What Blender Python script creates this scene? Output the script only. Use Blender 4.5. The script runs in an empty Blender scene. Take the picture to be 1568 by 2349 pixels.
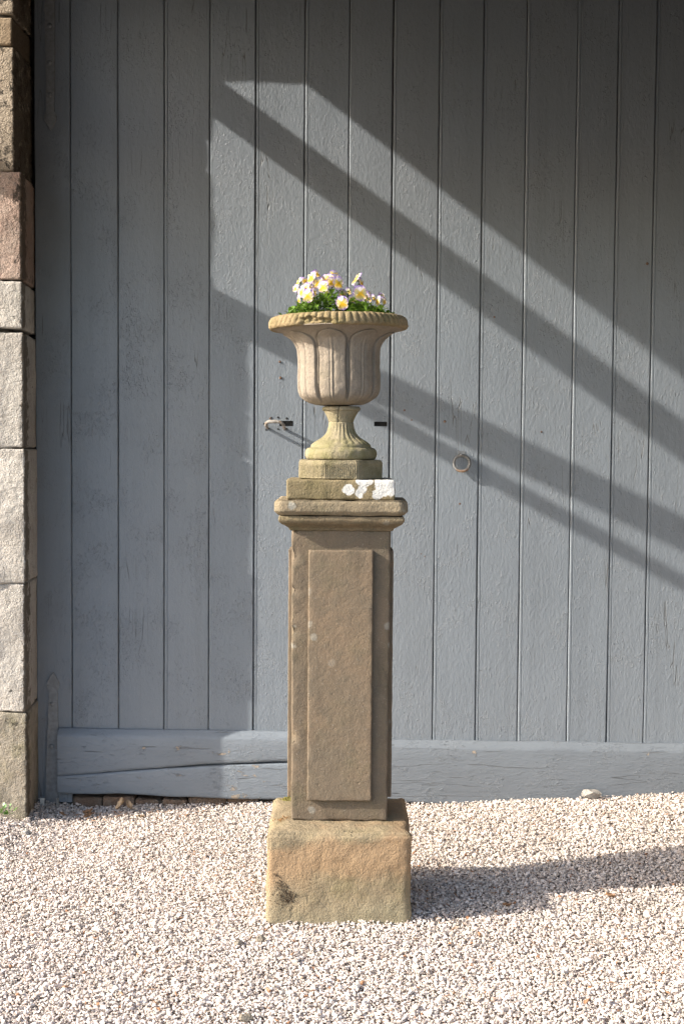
import bpy, bmesh, math, random
import numpy as np
from mathutils import Vector, Matrix, Euler, noise

random.seed(7)
rng = np.random.default_rng(7)
sc = bpy.context.scene
COL = sc.collection
R = math.radians

# ------------------------------------------------------------------ camera
cam_d = bpy.data.cameras.new('camera')
cam = bpy.data.objects.new('camera', cam_d)
COL.objects.link(cam)
cam_d.sensor_fit = 'HORIZONTAL'
cam_d.sensor_width = 36.0
cam_d.lens = 3000.0 / 1568.0 * 36.0
cam_d.clip_start = 0.05
cam_d.clip_end = 500
cam.matrix_world = (Matrix.Translation((0, 0, 1.5))
                    @ Matrix.Rotation(math.pi / 2 - math.atan(154 / 3000.0), 4, 'X')
                    @ Matrix.Rotation(R(0.43), 4, 'Z'))
sc.camera = cam

# ------------------------------------------------------------------ light
SUN = Vector((3.6, 1.0, -2.1)).normalized()          # direction the light travels
ELEV = math.asin(-SUN.z)
AZIM = math.atan2(-SUN.x, -SUN.y)
world = bpy.data.worlds.new('World')
sc.world = world
world.use_nodes = True
wn = world.node_tree
sky = wn.nodes.new('ShaderNodeTexSky')
sky.sky_type = 'NISHITA'
sky.sun_disc = False
sky.sun_elevation = ELEV
sky.sun_rotation = AZIM % (2 * math.pi)
sky.altitude = 100
sky.air_density = 1.0
sky.dust_density = 2.5
sky.ozone_density = 1.0
wn.links.new(sky.outputs[0], wn.nodes['Background'].inputs[0])
wn.nodes['Background'].inputs[1].default_value = 0.15
sun_d = bpy.data.lights.new('sun', 'SUN')
sun_d.energy = 3.2
sun_d.angle = R(0.55)
sun_d.color = (1.0, 0.93, 0.82)
sun = bpy.data.objects.new('sun', sun_d)
COL.objects.link(sun)
sun.rotation_euler = SUN.to_track_quat('-Z', 'Y').to_euler()
sun.location = (-8, -3, 8)
vs = sc.view_settings
vs.view_transform = 'Standard'
vs.look = 'None'
vs.gamma = 1.0
vs.use_curve_mapping = False
vs.exposure = 1.6
sc.cycles.use_denoising = True
sc.cycles.max_bounces = 6
sc.cycles.diffuse_bounces = 4
sc.cycles.glossy_bounces = 2

# ------------------------------------------------------------------ helpers
def tag(o, label=None, cat=None, group=None, kind=None):
    if label: o['label'] = label
    if cat: o['category'] = cat
    if group: o['group'] = group
    if kind: o['kind'] = kind
    return o

def empty(name, loc, rz=0.0):
    o = bpy.data.objects.new(name, None)
    o.empty_display_size = 0.05
    COL.objects.link(o)
    o.location = loc
    o.rotation_euler = (0, 0, rz)
    return o

def mesh_of(name, verts, faces, smooth=True):
    me = bpy.data.meshes.new(name)
    me.from_pydata([tuple(map(float, v)) for v in verts], [], [tuple(int(i) for i in f) for f in faces])
    bm = bmesh.new(); bm.from_mesh(me)
    bmesh.ops.recalc_face_normals(bm, faces=bm.faces)
    bm.to_mesh(me); bm.free()
    if smooth:
        me.polygons.foreach_set('use_smooth', [True] * len(me.polygons))
    return me

def link(name, me, mat, parent=None, loc=None, rot=None):
    o = bpy.data.objects.new(name, me)
    COL.objects.link(o)
    if mat is not None and len(me.materials) == 0:
        me.materials.append(mat)
    if parent is not None: o.parent = parent
    if loc is not None: o.location = loc
    if rot is not None: o.rotation_euler = rot
    return o

def obj(name, verts, faces, mat, parent=None, smooth=True, loc=None, rot=None):
    return link(name, mesh_of(name, verts, faces, smooth), mat, parent, loc, rot)

def sstep(a, b, x):
    t = min(1.0, max(0.0, (x - a) / (b - a)))
    return t * t * (3 - 2 * t)

def nz(x, y, z=0.0):
    return noise.noise(Vector((x, y, z)))

def fbm(p, f, octv=4, H=0.9):
    return noise.fractal(Vector((p[0] * f, p[1] * f, p[2] * f)), H, 2.1, octv)

def displace(me, fn):
    """move every vertex along its normal by fn(co, normal)"""
    me.update()
    co = [v.co.copy() for v in me.vertices]
    no = [v.normal.copy() for v in me.vertices]
    for v, c, n in zip(me.vertices, co, no):
        v.co = c + n * fn(c, n)
    me.update()

def box_lines(h, r, step):
    inner = h - r
    k = max(1, int(round(2 * inner / step)))
    a = [-h, -h + 0.3 * r, -h + 0.65 * r]
    return np.array(a + list(np.linspace(-inner, inner, k + 1)) + [-x for x in reversed(a)])

def block(hx, hy, hz, r, step, chip=0.0, seed=0.0, cfreq=14.0):
    """rounded, worn box centred on the origin"""
    H = np.array([hx, hy, hz])
    L = [box_lines(h, r, step) for h in H]
    verts, faces, idx = [], [], {}
    def vid(p):
        k = (round(p[0], 6), round(p[1], 6), round(p[2], 6))
        if k not in idx:
            idx[k] = len(verts)
            rr = r
            if chip:
                n = fbm((p[0] + seed, p[1] - seed, p[2] + 2 * seed), cfreq, 3)
                rr = r * min(2.6, max(0.35, 1.0 + chip * n))
            q = np.clip(p, -(H - rr), H - rr)
            d = np.array(p) - q
            ln = np.linalg.norm(d)
            verts.append(q + d * (rr / ln) if ln > 1e-9 else np.array(p))
        return idx[k]
    for ax in range(3):
        a, b = [(1, 2), (2, 0), (0, 1)][ax]
        for s in (-1, 1):
            for i in range(len(L[a]) - 1):
                for j in range(len(L[b]) - 1):
                    f = []
                    for di, dj in ((0, 0), (1, 0), (1, 1), (0, 1)):
                        p = [0, 0, 0]
                        p[ax] = s * H[ax]; p[a] = L[a][i + di]; p[b] = L[b][j + dj]
                        f.append(vid(p))
                    faces.append(f if s > 0 else f[::-1])
    return np.array(verts), faces

def loft(rings, cap0=True, cap1=True):
    M, N = len(rings), len(rings[0])
    verts = [p for r in rings for p in r]
    faces = []
    for i in range(M - 1):
        for j in range(N):
            k = (j + 1) % N
            faces.append((i * N + j, i * N + k, (i + 1) * N + k, (i + 1) * N + j))
    if cap0: faces.append(tuple(range(N))[::-1])
    if cap1: faces.append(tuple((M - 1) * N + j for j in range(N)))
    return verts, faces

def resample(profile, step):
    """Catmull-Rom through a list of (r, z), points about `step` apart"""
    P = np.array(profile, float)
    out = []
    for i in range(len(P) - 1):
        p0, p1, p2, p3 = P[max(i - 1, 0)], P[i], P[i + 1], P[min(i + 2, len(P) - 1)]
        n = max(1, int(np.linalg.norm(p2 - p1) / step))
        for k in range(n):
            t = k / n
            out.append(0.5 * ((2 * p1) + (-p0 + p2) * t + (2 * p0 - 5 * p1 + 4 * p2 - p3) * t * t
                              + (-p0 + 3 * p1 - 3 * p2 + p3) * t ** 3))
    out.append(P[-1])
    return np.array(out)

def lathe(profile, n, fn=None):
    """fn(theta, r, z, i) -> extra radius"""
    rings = []
    for i, (r, z) in enumerate(profile):
        ring = []
        for j in range(n):
            th = 2 * math.pi * j / n
            rr = r + (fn(th, r, z, i) if fn else 0.0)
            ring.append((rr * math.cos(th), rr * math.sin(th), z))
        rings.append(ring)
    return loft(rings)

def tube(points, radii, n=8):
    rings = []
    P = [Vector(p) for p in points]
    up = Vector((0.13, 0.2, 0.97)).normalized()
    for i, p in enumerate(P):
        d = (P[min(i + 1, len(P) - 1)] - P[max(i - 1, 0)]).normalized()
        a = d.cross(up)
        if a.length < 1e-3: a = d.cross(Vector((1, 0, 0)))
        a.normalize(); b = d.cross(a).normalized()
        r = radii[i] if hasattr(radii, '__len__') else radii
        rings.append([tuple(p + (a * math.cos(2 * math.pi * k / n) + b * math.sin(2 * math.pi * k / n)) * r) for k in range(n)])
    return loft(rings)

def prism(outline, y0, y1, bevel=0.0):
    """outline in (x, z), extruded from y0 (back) to y1 (front)"""
    c = np.mean(np.array(outline), axis=0)
    def ring(y, s):
        o = []
        for x, z in outline:
            d = np.array([x, z]) - c
            ln = np.linalg.norm(d)
            k = (ln - s) / ln
            o.append((c[0] + d[0] * k, y, c[1] + d[1] * k))
        return o
    s = 1 if y1 > y0 else -1
    return loft([ring(y0, 0), ring(y1 - s * bevel, 0), ring(y1, bevel)])

# ------------------------------------------------------------------ node helper
class NT:
    def __init__(self, name):
        self.mat = bpy.data.materials.new(name)
        self.mat.use_nodes = True
        self.t = self.mat.node_tree
        self.bsdf = self.t.nodes['Principled BSDF']
        self.out = self.t.nodes['Material Output']
    def n(self, typ, ins=None, **props):
        nd = self.t.nodes.new(typ)
        for k, v in props.items(): setattr(nd, k, v)
        for k, v in (ins or {}).items(): self.set(nd, k, v)
        return nd
    def set(self, nd, k, v):
        s = nd.inputs[k]
        if isinstance(v, bpy.types.NodeSocket): self.t.links.new(v, s)
        else: s.default_value = v
    def math(self, op, a, b=0.0, c=0.0, clamp=False):
        nd = self.n('ShaderNodeMath', {0: a, 1: b, 2: c}, operation=op)
        nd.use_clamp = clamp
        return nd.outputs[0]
    def vmath(self, op, a, b):
        nd = self.n('ShaderNodeVectorMath', {0: a, 1: b}, operation=op)
        return nd.outputs[0]
    def noise(self, co, scale, detail=4.0, rough=0.55, dist=0.0):
        return self.n('ShaderNodeTexNoise', {'Vector': co, 'Scale': scale, 'Detail': detail, 'Roughness': rough, 'Distortion': dist}).outputs[0]
    def ramp(self, fac, a, b, lo=0.0, hi=1.0):
        return self.n('ShaderNodeMapRange', {0: fac, 1: a, 2: b, 3: lo, 4: hi}, interpolation_type='SMOOTHSTEP').outputs[0]
    def mix(self, fac, a, b, blend='MIX'):
        nd = self.n('ShaderNodeMix', None, data_type='RGBA', blend_type=blend)
        self.set(nd, 0, fac)
        for k, v in ((6, a), (7, b)):
            if not isinstance(v, bpy.types.NodeSocket) and len(v) == 3: v = (*v, 1)
            self.set(nd, k, v)
        return nd.outputs[2]
    def coords(self, rand=5.0):
        co = self.n('ShaderNodeTexCoord').outputs['Object']
        if rand:
            r = self.n('ShaderNodeObjectInfo').outputs['Random']
            off = self.n('ShaderNodeCombineXYZ', {0: self.math('MULTIPLY', r, rand), 1: self.math('MULTIPLY', r, rand * 3.7), 2: self.math('MULTIPLY', r, rand * 2.3)}).outputs[0]
            return self.vmath('ADD', co, off)
        return co
    def bump(self, height, dist, strength=1.0, normal=None):
        ins = {'Height': height, 'Distance': dist, 'Strength': strength}
        if normal is not None: ins['Normal'] = normal
        return self.n('ShaderNodeBump', ins).outputs[0]
    def done(self, color=None, rough=None, normal=None, spec=None):
        b = self.bsdf
        if color is not None: self.set(b, 'Base Color', color if isinstance(color, bpy.types.NodeSocket) or len(color) == 4 else (*color, 1))
        if rough is not None: self.set(b, 'Roughness', rough)
        if normal is not None: self.set(b, 'Normal', normal)
        if spec is not None: self.set(b, 'Specular IOR Level', spec)
        return self.mat

# ------------------------------------------------------------------ materials
def paint_mat(name, horizontal=False, peel=0.0, base=(0.168, 0.193, 0.222), wrinkle=1.0):
    m = NT(name)
    co = m.coords(9.0)
    st = (0.3, 1, 1) if horizontal else (1, 1, 0.5)
    fs = (0.05, 1, 1) if horizontal else (1, 1, 0.06)
    cs = m.vmath('MULTIPLY', co, st)
    cf = m.vmath('MULTIPLY', co, fs)
    wr = m.noise(cs, 90, 3, 0.6, 0.25)              # wrinkled, blistered paint
    wr2 = m.noise(co, 62, 4, 0.6, 0.5)
    grain = m.noise(cf, 300, 3, 0.5)
    patch = m.ramp(m.noise(co, 5.5, 3), 0.42, 0.62, 0.25, 1.0)
    blis = m.ramp(m.noise(cs, 120, 3, 0.6, 0.3), 0.57, 0.67)       # sparse blisters and pits on otherwise smooth paint
    pit = m.ramp(m.noise(m.vmath('ADD', cs, (3.1, 1.7, 5.3)), 130, 3, 0.6), 0.62, 0.70)
    rid = m.ramp(m.math('ABSOLUTE', m.math('SUBTRACT', wr2, 0.5)), 0.0, 0.05, 1.0, 0.0)
    broad = m.noise(co, 9.0, 2)
    h = m.math('ADD', m.math('MULTIPLY', wr, 0.55), m.math('MULTIPLY', grain, 0.10))
    h = m.math('ADD', h, m.math('MULTIPLY', m.math('MULTIPLY', blis, patch), 0.48))
    h = m.math('SUBTRACT', h, m.math('MULTIPLY', m.math('MULTIPLY', pit, patch), 0.48))
    h = m.math('ADD', h, m.math('MULTIPLY', m.math('MULTIPLY', rid, m.ramp(patch, 0.7, 1.0)), 0.16 * wrinkle))
    h = m.math('ADD', h, m.math('MULTIPLY', broad, 0.6))
    tone = m.noise(co, 2.2, 4)
    col = m.mix(m.ramp(tone, 0.3, 0.7), tuple(c * 0.965 for c in base), tuple(c * 1.03 for c in base))
    run = m.noise(m.vmath('MULTIPLY', co, (0.05, 1, 1) if horizontal else (1, 1, 0.035)), 26, 4, 0.6)
    col = m.mix(m.ramp(run, 0.45, 0.75, 0, 0.35), col, tuple(c * 0.76 for c in base))
    split = m.math('ABSOLUTE', m.math('SUBTRACT', m.noise(m.vmath('MULTIPLY', co, (0.06, 1, 1) if horizontal else (1, 1, 0.05)), 15, 3, 0.5), 0.5))
    smask = m.math('MULTIPLY', m.ramp(split, 0.0, 0.0045, 1.0, 0.0), m.ramp(m.noise(co, 2.7, 2), 0.56, 0.64))
    col = m.mix(m.math('MULTIPLY', smask, 0.7), col, (0.05, 0.05, 0.05))
    h = m.math('SUBTRACT', h, m.math('MULTIPLY', smask, 0.7))
    dust = m.ramp(m.noise(co, 45, 5, 0.7), 0.62, 0.8)
    col = m.mix(m.math('MULTIPLY', dust, 0.22), col, (0.36, 0.36, 0.35))
    rr = m.n('ShaderNodeObjectInfo').outputs['Random']
    col = m.mix(m.math('MULTIPLY', rr, 0.5), col, m.mix(0.5, col, (0.17, 0.18, 0.19)))
    fleck = m.ramp(m.noise(co, 120, 2), 0.76, 0.80)
    col = m.mix(m.math('MULTIPLY', fleck, 0.5), col, (0.42, 0.40, 0.37))
    if peel:
        pk = m.noise(m.vmath('MULTIPLY', co, (0.55, 1, 1) if horizontal else (1, 1, 0.6)), 17, 6, 0.7, 0.38)
        mask = m.ramp(pk, 0.75 - 0.1 * peel, 0.77 - 0.1 * peel)
        edge = m.ramp(pk, 0.72 - 0.1 * peel, 0.755 - 0.1 * peel)
        wood = m.mix(m.noise(cf, 260, 2), (0.24, 0.19, 0.145), (0.36, 0.31, 0.26))
        col = m.mix(mask, col, wood)
        h = m.math('SUBTRACT', m.math('ADD', h, m.math('MULTIPLY', edge, 0.4)), m.math('MULTIPLY', mask, 0.8))
        crk = m.ramp(m.noise(cf, 70, 2), 0.66, 0.72)
        h = m.math('SUBTRACT', h, m.math('MULTIPLY', crk, 0.8))
        col = m.mix(m.math('MULTIPLY', crk, 0.4), col, (0.10, 0.10, 0.10))
    rough = m.ramp(wr2, 0.3, 0.7, 0.42, 0.62)
    return m.done(col, rough, m.bump(h, 0.0031), 0.45)

def stone_mat(name, c1, c2, c3, green=0.0, dark=0.0, lich=0.0, rough_b=1.0, stain=0.0, gcol=(0.16, 0.155, 0.045), extra=None, rand=4.0, big=4.0, crust=0.0):
    m = NT(name)
    co = m.coords(rand)
    col = m.mix(m.ramp(m.noise(co, big, 5, 0.6), 0.33, 0.67), c1, c2)
    mid = m.noise(co, 23, 5, 0.65)
    col = m.mix(m.ramp(mid, 0.42, 0.75, 0.0, 0.75), col, c3)
    if stain:
        sv = m.noise(m.vmath('MULTIPLY', co, (1, 1, 0.16)), 17, 4)
        col = m.mix(m.ramp(sv, 0.5, 0.78, 0, stain), col, tuple(x * 0.55 for x in c1))
    if green:
        gm = m.math('MULTIPLY', m.ramp(m.noise(co, 7.5, 4), 0.5 - 0.22 * green, 0.78 - 0.22 * green), m.ramp(mid, 0.25, 0.6))
        col = m.mix(m.math('MULTIPLY', gm, min(1, 0.9 * green)), col, gcol)
    if dark:
        dm = m.ramp(m.noise(co, 15, 7, 0.72, 0.4), 0.66 - 0.2 * dark, 0.70 - 0.17 * dark)
        col = m.mix(m.math('MULTIPLY', dm, 0.85), col, (0.03, 0.028, 0.024))
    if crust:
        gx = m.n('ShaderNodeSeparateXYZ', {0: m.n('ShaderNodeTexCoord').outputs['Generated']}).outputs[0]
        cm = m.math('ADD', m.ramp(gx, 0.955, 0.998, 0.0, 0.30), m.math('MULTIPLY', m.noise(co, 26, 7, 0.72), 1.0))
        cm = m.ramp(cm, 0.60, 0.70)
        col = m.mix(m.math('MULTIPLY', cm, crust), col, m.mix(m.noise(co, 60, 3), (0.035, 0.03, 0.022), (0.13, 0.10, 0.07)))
    if lich:
        v = m.n('ShaderNodeTexVoronoi', {'Vector': m.vmath('ADD', co, m.vmath('MULTIPLY', m.n('ShaderNodeTexNoise', {'Vector': co, 'Scale': 60.0}).outputs[1], (0.015, 0.015, 0.015))), 'Scale': 13.0, 'Randomness': 1.0})
        cellr = m.n('ShaderNodeSeparateColor', {0: v.outputs['Color']}).outputs[0]
        lm = m.math('MULTIPLY', m.ramp(v.outputs['Distance'], 0.10, 0.20, 1.0, 0.0), m.ramp(cellr, 0.55, 0.75))
        col = m.mix(m.math('MULTIPLY', lm, lich), col, (0.36, 0.345, 0.30))
    fine = m.noise(co, 420, 3, 0.7)
    col = m.mix(m.ramp(fine, 0.30, 0.72, 0.0, 0.42), col, m.mix(1.0, col, (0.42, 0.40, 0.36), 'MULTIPLY'))
    grit = m.noise(co, 170, 2, 0.6)
    col = m.mix(m.ramp(grit, 0.62, 0.78, 0.0, 0.35), col, m.mix(0.5, col, (0.62, 0.57, 0.48)))
    if extra: col = extra(m, co, col)
    h = m.math('ADD', m.math('MULTIPLY', m.noise(co, 46, 5, 0.65), 2.2), m.math('MULTIPLY', grit, 0.9))
    pit = m.ramp(m.noise(co, 70, 2), 0.66, 0.74)
    h = m.math('SUBTRACT', h, m.math('MULTIPLY', pit, 0.6))
    return m.done(col, 0.93, m.bump(h, 0.0021 * rough_b), 0.18)

def plain_mat(name, c, rough=0.6, var=0.25, scale=40, bump=0.0, metal=0.0, rust=0.0, rcol=(0.24, 0.10, 0.035)):
    m = NT(name)
    co = m.coords(3.0)
    n = m.noise(co, scale, 4)
    col = m.mix(m.ramp(n, 0.3, 0.7), tuple(x * (1 - var) for x in c), tuple(min(1, x * (1 + var)) for x in c))
    if rust:
        col = m.mix(m.ramp(m.noise(co, scale * 1.7, 4, 0.7), 0.62 - 0.25 * rust, 0.72 - 0.2 * rust), col, rcol)
    if metal: m.bsdf.inputs['Metallic'].default_value = metal
    return m.done(col, rough, m.bump(n, bump) if bump else None)

M = {}
M['paint'] = paint_mat('grey_paint_on_boards')
M['paint_rail'] = paint_mat('grey_paint_on_rail', True, 0.35, base=(0.142, 0.163, 0.188))
M['paint_rail_worn'] = paint_mat('worn_grey_paint_on_rail', True, 0.95)
M['paint_iron'] = plain_mat('grey_painted_iron', (0.175, 0.185, 0.195), 0.5, 0.15, 60, 0.0012)
M['dark_wood'] = plain_mat('dark_old_wood', (0.045, 0.04, 0.035), 0.9, 0.3, 30, 0.002)
M['timber'] = plain_mat('weathered_timber', (0.16, 0.125, 0.09), 0.85, 0.3, 30, 0.002)
M['slate'] = plain_mat('roof_slate', (0.10, 0.105, 0.115), 0.8, 0.3, 12, 0.003)
M['rust_iron'] = plain_mat('rusty_pale_iron', (0.30, 0.28, 0.255), 0.7, 0.3, 90, 0.0015, 0.0, 0.4, (0.19, 0.115, 0.06))
M['nail'] = plain_mat('rusty_nail', (0.12, 0.07, 0.045), 0.85, 0.4, 200)
M['hole'] = plain_mat('old_nail_hole', (0.02, 0.02, 0.02), 0.95, 0.2, 50)
M['steel'] = plain_mat('dull_galvanised_steel', (0.42, 0.43, 0.43), 0.45, 0.2, 60, 0.0005, 0.6)
M['shaft'] = stone_mat('brown_sandstone', (0.168, 0.133, 0.096), (0.205, 0.152, 0.104), (0.148, 0.122, 0.09), green=0.1, lich=0.45, stain=0.5, rough_b=0.55, big=5)
M['shaft_dark'] = stone_mat('dirty_brown_sandstone', (0.140, 0.112, 0.082), (0.170, 0.130, 0.092), (0.12, 0.102, 0.077), green=0.12, lich=0.5, stain=0.6, dark=0.06, rough_b=0.6, big=5)
M['cap'] = stone_mat('buff_sandstone', (0.275, 0.225, 0.155), (0.23, 0.185, 0.125), (0.175, 0.15, 0.105), green=0.3, lich=0.8, dark=0.12)
M['mould'] = stone_mat('dark_buff_sandstone', (0.215, 0.165, 0.105), (0.18, 0.14, 0.09), (0.14, 0.12, 0.08), green=0.2, lich=0.3)
M['foot'] = stone_mat('mossy_cream_stone', (0.33, 0.285, 0.205), (0.275, 0.235, 0.16), (0.19, 0.168, 0.11), green=0.55, gcol=(0.20, 0.19, 0.07))
M['octagon'] = stone_mat('olive_tooled_stone', (0.265, 0.225, 0.15), (0.21, 0.18, 0.112), (0.14, 0.12, 0.07), green=0.5, dark=0.1, gcol=(0.13, 0.12, 0.045))
M['bowl'] = stone_mat('pale_weathered_stone', (0.325, 0.275, 0.222), (0.265, 0.225, 0.182), (0.195, 0.168, 0.138), green=0.25, dark=0.05, rough_b=0.8, stain=0.35, gcol=(0.2, 0.18, 0.10))
M['rim'] = stone_mat('ochre_weathered_stone', (0.34, 0.265, 0.165), (0.28, 0.21, 0.12), (0.20, 0.16, 0.09), green=0.4, dark=0.1)
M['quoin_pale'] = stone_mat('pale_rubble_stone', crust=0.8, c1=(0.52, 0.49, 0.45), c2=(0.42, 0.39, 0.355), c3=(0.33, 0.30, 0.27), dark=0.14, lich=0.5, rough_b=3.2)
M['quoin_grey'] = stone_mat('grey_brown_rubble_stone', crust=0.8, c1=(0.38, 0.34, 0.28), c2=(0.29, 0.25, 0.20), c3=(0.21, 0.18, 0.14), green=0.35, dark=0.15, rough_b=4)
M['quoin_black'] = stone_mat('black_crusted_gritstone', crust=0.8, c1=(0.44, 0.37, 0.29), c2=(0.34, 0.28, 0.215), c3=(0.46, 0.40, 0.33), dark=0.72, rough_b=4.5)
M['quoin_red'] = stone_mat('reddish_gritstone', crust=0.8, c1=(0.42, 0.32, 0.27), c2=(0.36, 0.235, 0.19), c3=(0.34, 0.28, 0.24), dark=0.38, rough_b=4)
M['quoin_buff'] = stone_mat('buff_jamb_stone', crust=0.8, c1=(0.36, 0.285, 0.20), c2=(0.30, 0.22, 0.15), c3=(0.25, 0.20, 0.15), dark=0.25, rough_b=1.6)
M['mortar'] = plain_mat('dark_lime_mortar', (0.10, 0.085, 0.07), 0.95, 0.4, 40, 0.006)
M['threshold'] = stone_mat('earthy_red_sandstone', (0.20, 0.13, 0.09), (0.155, 0.11, 0.08), (0.20, 0.17, 0.14), dark=0.2, rough_b=2.5)
M['moss_brown'] = plain_mat('dry_brown_moss', (0.065, 0.042, 0.022), 0.95, 0.5, 150)
M['moss_rust'] = plain_mat('dry_rusty_moss', (0.19, 0.10, 0.035), 0.95, 0.5, 150)
M['moss_green'] = plain_mat('olive_moss', (0.15, 0.13, 0.03), 0.95, 0.4, 150)
M['soil'] = plain_mat('dark_potting_soil', (0.05, 0.035, 0.024), 0.95, 0.5, 120, 0.004)
M['dead_leaf'] = plain_mat('dry_brown_leaf', (0.26, 0.14, 0.07), 0.7, 0.4, 60, 0.001)
M['dead_leaf_pale'] = plain_mat('dry_tan_leaf', (0.36, 0.25, 0.15), 0.7, 0.35, 60, 0.001)
M['stem'] = plain_mat('green_stem', (0.13, 0.20, 0.05), 0.6, 0.2, 60)

def plinth_white(m, co0, col):
    """white limewash patches on the front right of the slab, shaped like those in the picture"""
    co = m.n('ShaderNodeTexCoord').outputs['Object']
    w = m.n('ShaderNodeTexNoise', {'Vector': co, 'Scale': 60.0, 'Detail': 6.0, 'Roughness': 0.65}).outputs[1]
    cw = m.vmath('ADD', co, m.vmath('MULTIPLY', m.vmath('SUBTRACT', w, (0.5, 0.5, 0.5)), (0.02, 0.02, 0.02)))
    cw = m.vmath('MULTIPLY', cw, (1, 0, 1))
    tot = None
    for (x, z, r) in ((0.022, 0.001, 0.018), (0.031, -0.003, 0.013), (0.060, -0.012, 0.013), (0.070, 0.004, 0.015), (0.075, 0.021, 0.017), (0.058, 0.028, 0.012),
                      (0.092, 0.026, 0.011), (0.116, -0.014, 0.018), (0.128, 0.012, 0.021), (0.146, 0.012, 0.024), (0.158, -0.002, 0.016), (0.150, 0.026, 0.020), (0.120, 0.026, 0.014), (0.166, 0.02, 0.02), (0.138, -0.008, 0.016)):
        d = m.n('ShaderNodeVectorMath', {0: cw, 1: (x, 0, z)}, operation='DISTANCE').outputs['Value']
        k = m.ramp(d, r * 0.86 - 0.001, r * 0.86 + 0.003, 1.0, 0.0)
        tot = k if tot is None else m.math('MAXIMUM', tot, k)
    fr = m.ramp(m.n('ShaderNodeSeparateXYZ', {0: co}).outputs[1], 0.02, 0.05, 1.0, 0.0)
    tot = m.math('MULTIPLY', m.math('MULTIPLY', tot, fr), m.ramp(m.noise(co, 190, 4, 0.7), 0.25, 0.42, 0.55, 1.0))
    return m.mix(tot, col, m.mix(m.noise(co, 80, 4), (0.42, 0.41, 0.38), (0.66, 0.65, 0.63)))
M['plinth'] = stone_mat('ochre_mossy_sandstone', (0.25, 0.198, 0.122), (0.21, 0.17, 0.10), (0.16, 0.132, 0.077), green=0.35, gcol=(0.14, 0.125, 0.05), extra=plinth_white)

def base_bands(m, co0, col):
    """orange iron banding high on the block, grey green algae low down"""
    co = m.n('ShaderNodeTexCoord').outputs['Object']
    w = m.math('MULTIPLY', m.math('SUBTRACT', m.noise(co, 6, 4), 0.5), 0.16)
    s = m.n('ShaderNodeSeparateXYZ', {0: co})
    hz = m.math('ADD', m.math('ADD', s.outputs[2], w), m.math('MULTIPLY', s.outputs[0], -0.12))
    band = m.math('MULTIPLY', m.ramp(hz, -0.02, 0.06), m.ramp(hz, 0.125, 0.165, 1.0, 0.0))
    col = m.mix(m.math('MULTIPLY', band, 0.75), col, m.mix(m.noise(co, 26, 5), (0.25, 0.16, 0.09), (0.31, 0.21, 0.125)))
    low = m.ramp(hz, -0.15, -0.03, 1.0, 0.0)
    col = m.mix(m.math('MULTIPLY', low, 0.6), col, m.mix(m.noise(co, 18, 5), (0.205, 0.185, 0.115), (0.29, 0.26, 0.19)))
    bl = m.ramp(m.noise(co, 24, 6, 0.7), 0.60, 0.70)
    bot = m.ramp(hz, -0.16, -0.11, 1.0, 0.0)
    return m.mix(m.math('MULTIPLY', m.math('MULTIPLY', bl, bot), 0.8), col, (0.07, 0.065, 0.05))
M['base'] = stone_mat('banded_yellow_sandstone', (0.29, 0.232, 0.152), (0.25, 0.20, 0.13), (0.185, 0.152, 0.10), green=0.2, dark=0.22, rough_b=1.4, extra=base_bands)

def ground_mat():
    m = NT('gravel_bed')
    co = m.n('ShaderNodeTexCoord').outputs['Object']
    v = m.n('ShaderNodeTexVoronoi', {'Vector': co, 'Scale': 85.0})
    c = m.n('ShaderNodeSeparateColor', {0: v.outputs['Color']}).outputs[0]
    col = m.mix(c, (0.36, 0.31, 0.265), (0.54, 0.48, 0.42))
    col = m.mix(m.ramp(v.outputs['Distance'], 0.25, 0.6), col, (0.16, 0.14, 0.12))
    return m.done(col, 0.95, m.bump(m.math('MULTIPLY', v.outputs['Distance'], -1.0), 0.008), 0.15)
M['ground'] = ground_mat()

def bounce_cut_mat():
    m = NT('bounce_cut_asphalt')
    co = m.n('ShaderNodeTexCoord').outputs['Object']
    n = m.noise(co, 180, 3)
    col = m.mix(n, (0.035, 0.035, 0.035), (0.075, 0.073, 0.07))
    return m.done(col, 0.9, m.bump(n, 0.004))
M['bounce_cut'] = bounce_cut_mat()

def gravel_mat():
    m = NT('crushed_pale_stone')
    a0 = m.n('ShaderNodeObjectInfo').outputs['Random']
    pos = m.n('ShaderNodeNewGeometry').outputs['Position']
    a = m.math('ADD', m.math('POWER', a0, 0.5), m.math('MULTIPLY', m.math('SUBTRACT', m.noise(pos, 3.5, 3), 0.5), 0.5), clamp=True)
    b = m.math('FRACT', m.math('MULTIPLY', a0, 91.7))
    co = m.n('ShaderNodeTexCoord').outputs['Object']
    rmp = m.n('ShaderNodeValToRGB', {0: a})
    cr = rmp.color_ramp
    cr.elements[0].position = 0.0; cr.elements[0].color = (0.19, 0.175, 0.16, 1)
    cr.elements[1].position = 1.0; cr.elements[1].color = (0.71, 0.637, 0.585, 1)
    for p, c in ((0.10, (0.31, 0.275, 0.24)), (0.26, (0.45, 0.395, 0.35)), (0.62, (0.575, 0.51, 0.46))):
        e = cr.elements.new(p); e.color = (*c, 1)
    col = m.mix(m.ramp(b, 0.6, 1.0, 0, 0.55), rmp.outputs[0], m.mix(1.0, rmp.outputs[0], (1.0, 0.87, 0.79), 'MULTIPLY'))
    col = m.mix(m.ramp(b, 0.985, 0.99), col, (0.30, 0.16, 0.09))
    n = m.noise(co, 2.6, 4, 0.6)
    col = m.mix(m.ramp(n, 0.35, 0.75, 0, 0.4), col, m.mix(1.0, col, (0.66, 0.62, 0.57), 'MULTIPLY'))
    return m.done(col, 0.9, m.bump(n, 0.0012), 0.2)
M['gravel'] = gravel_mat()

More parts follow.
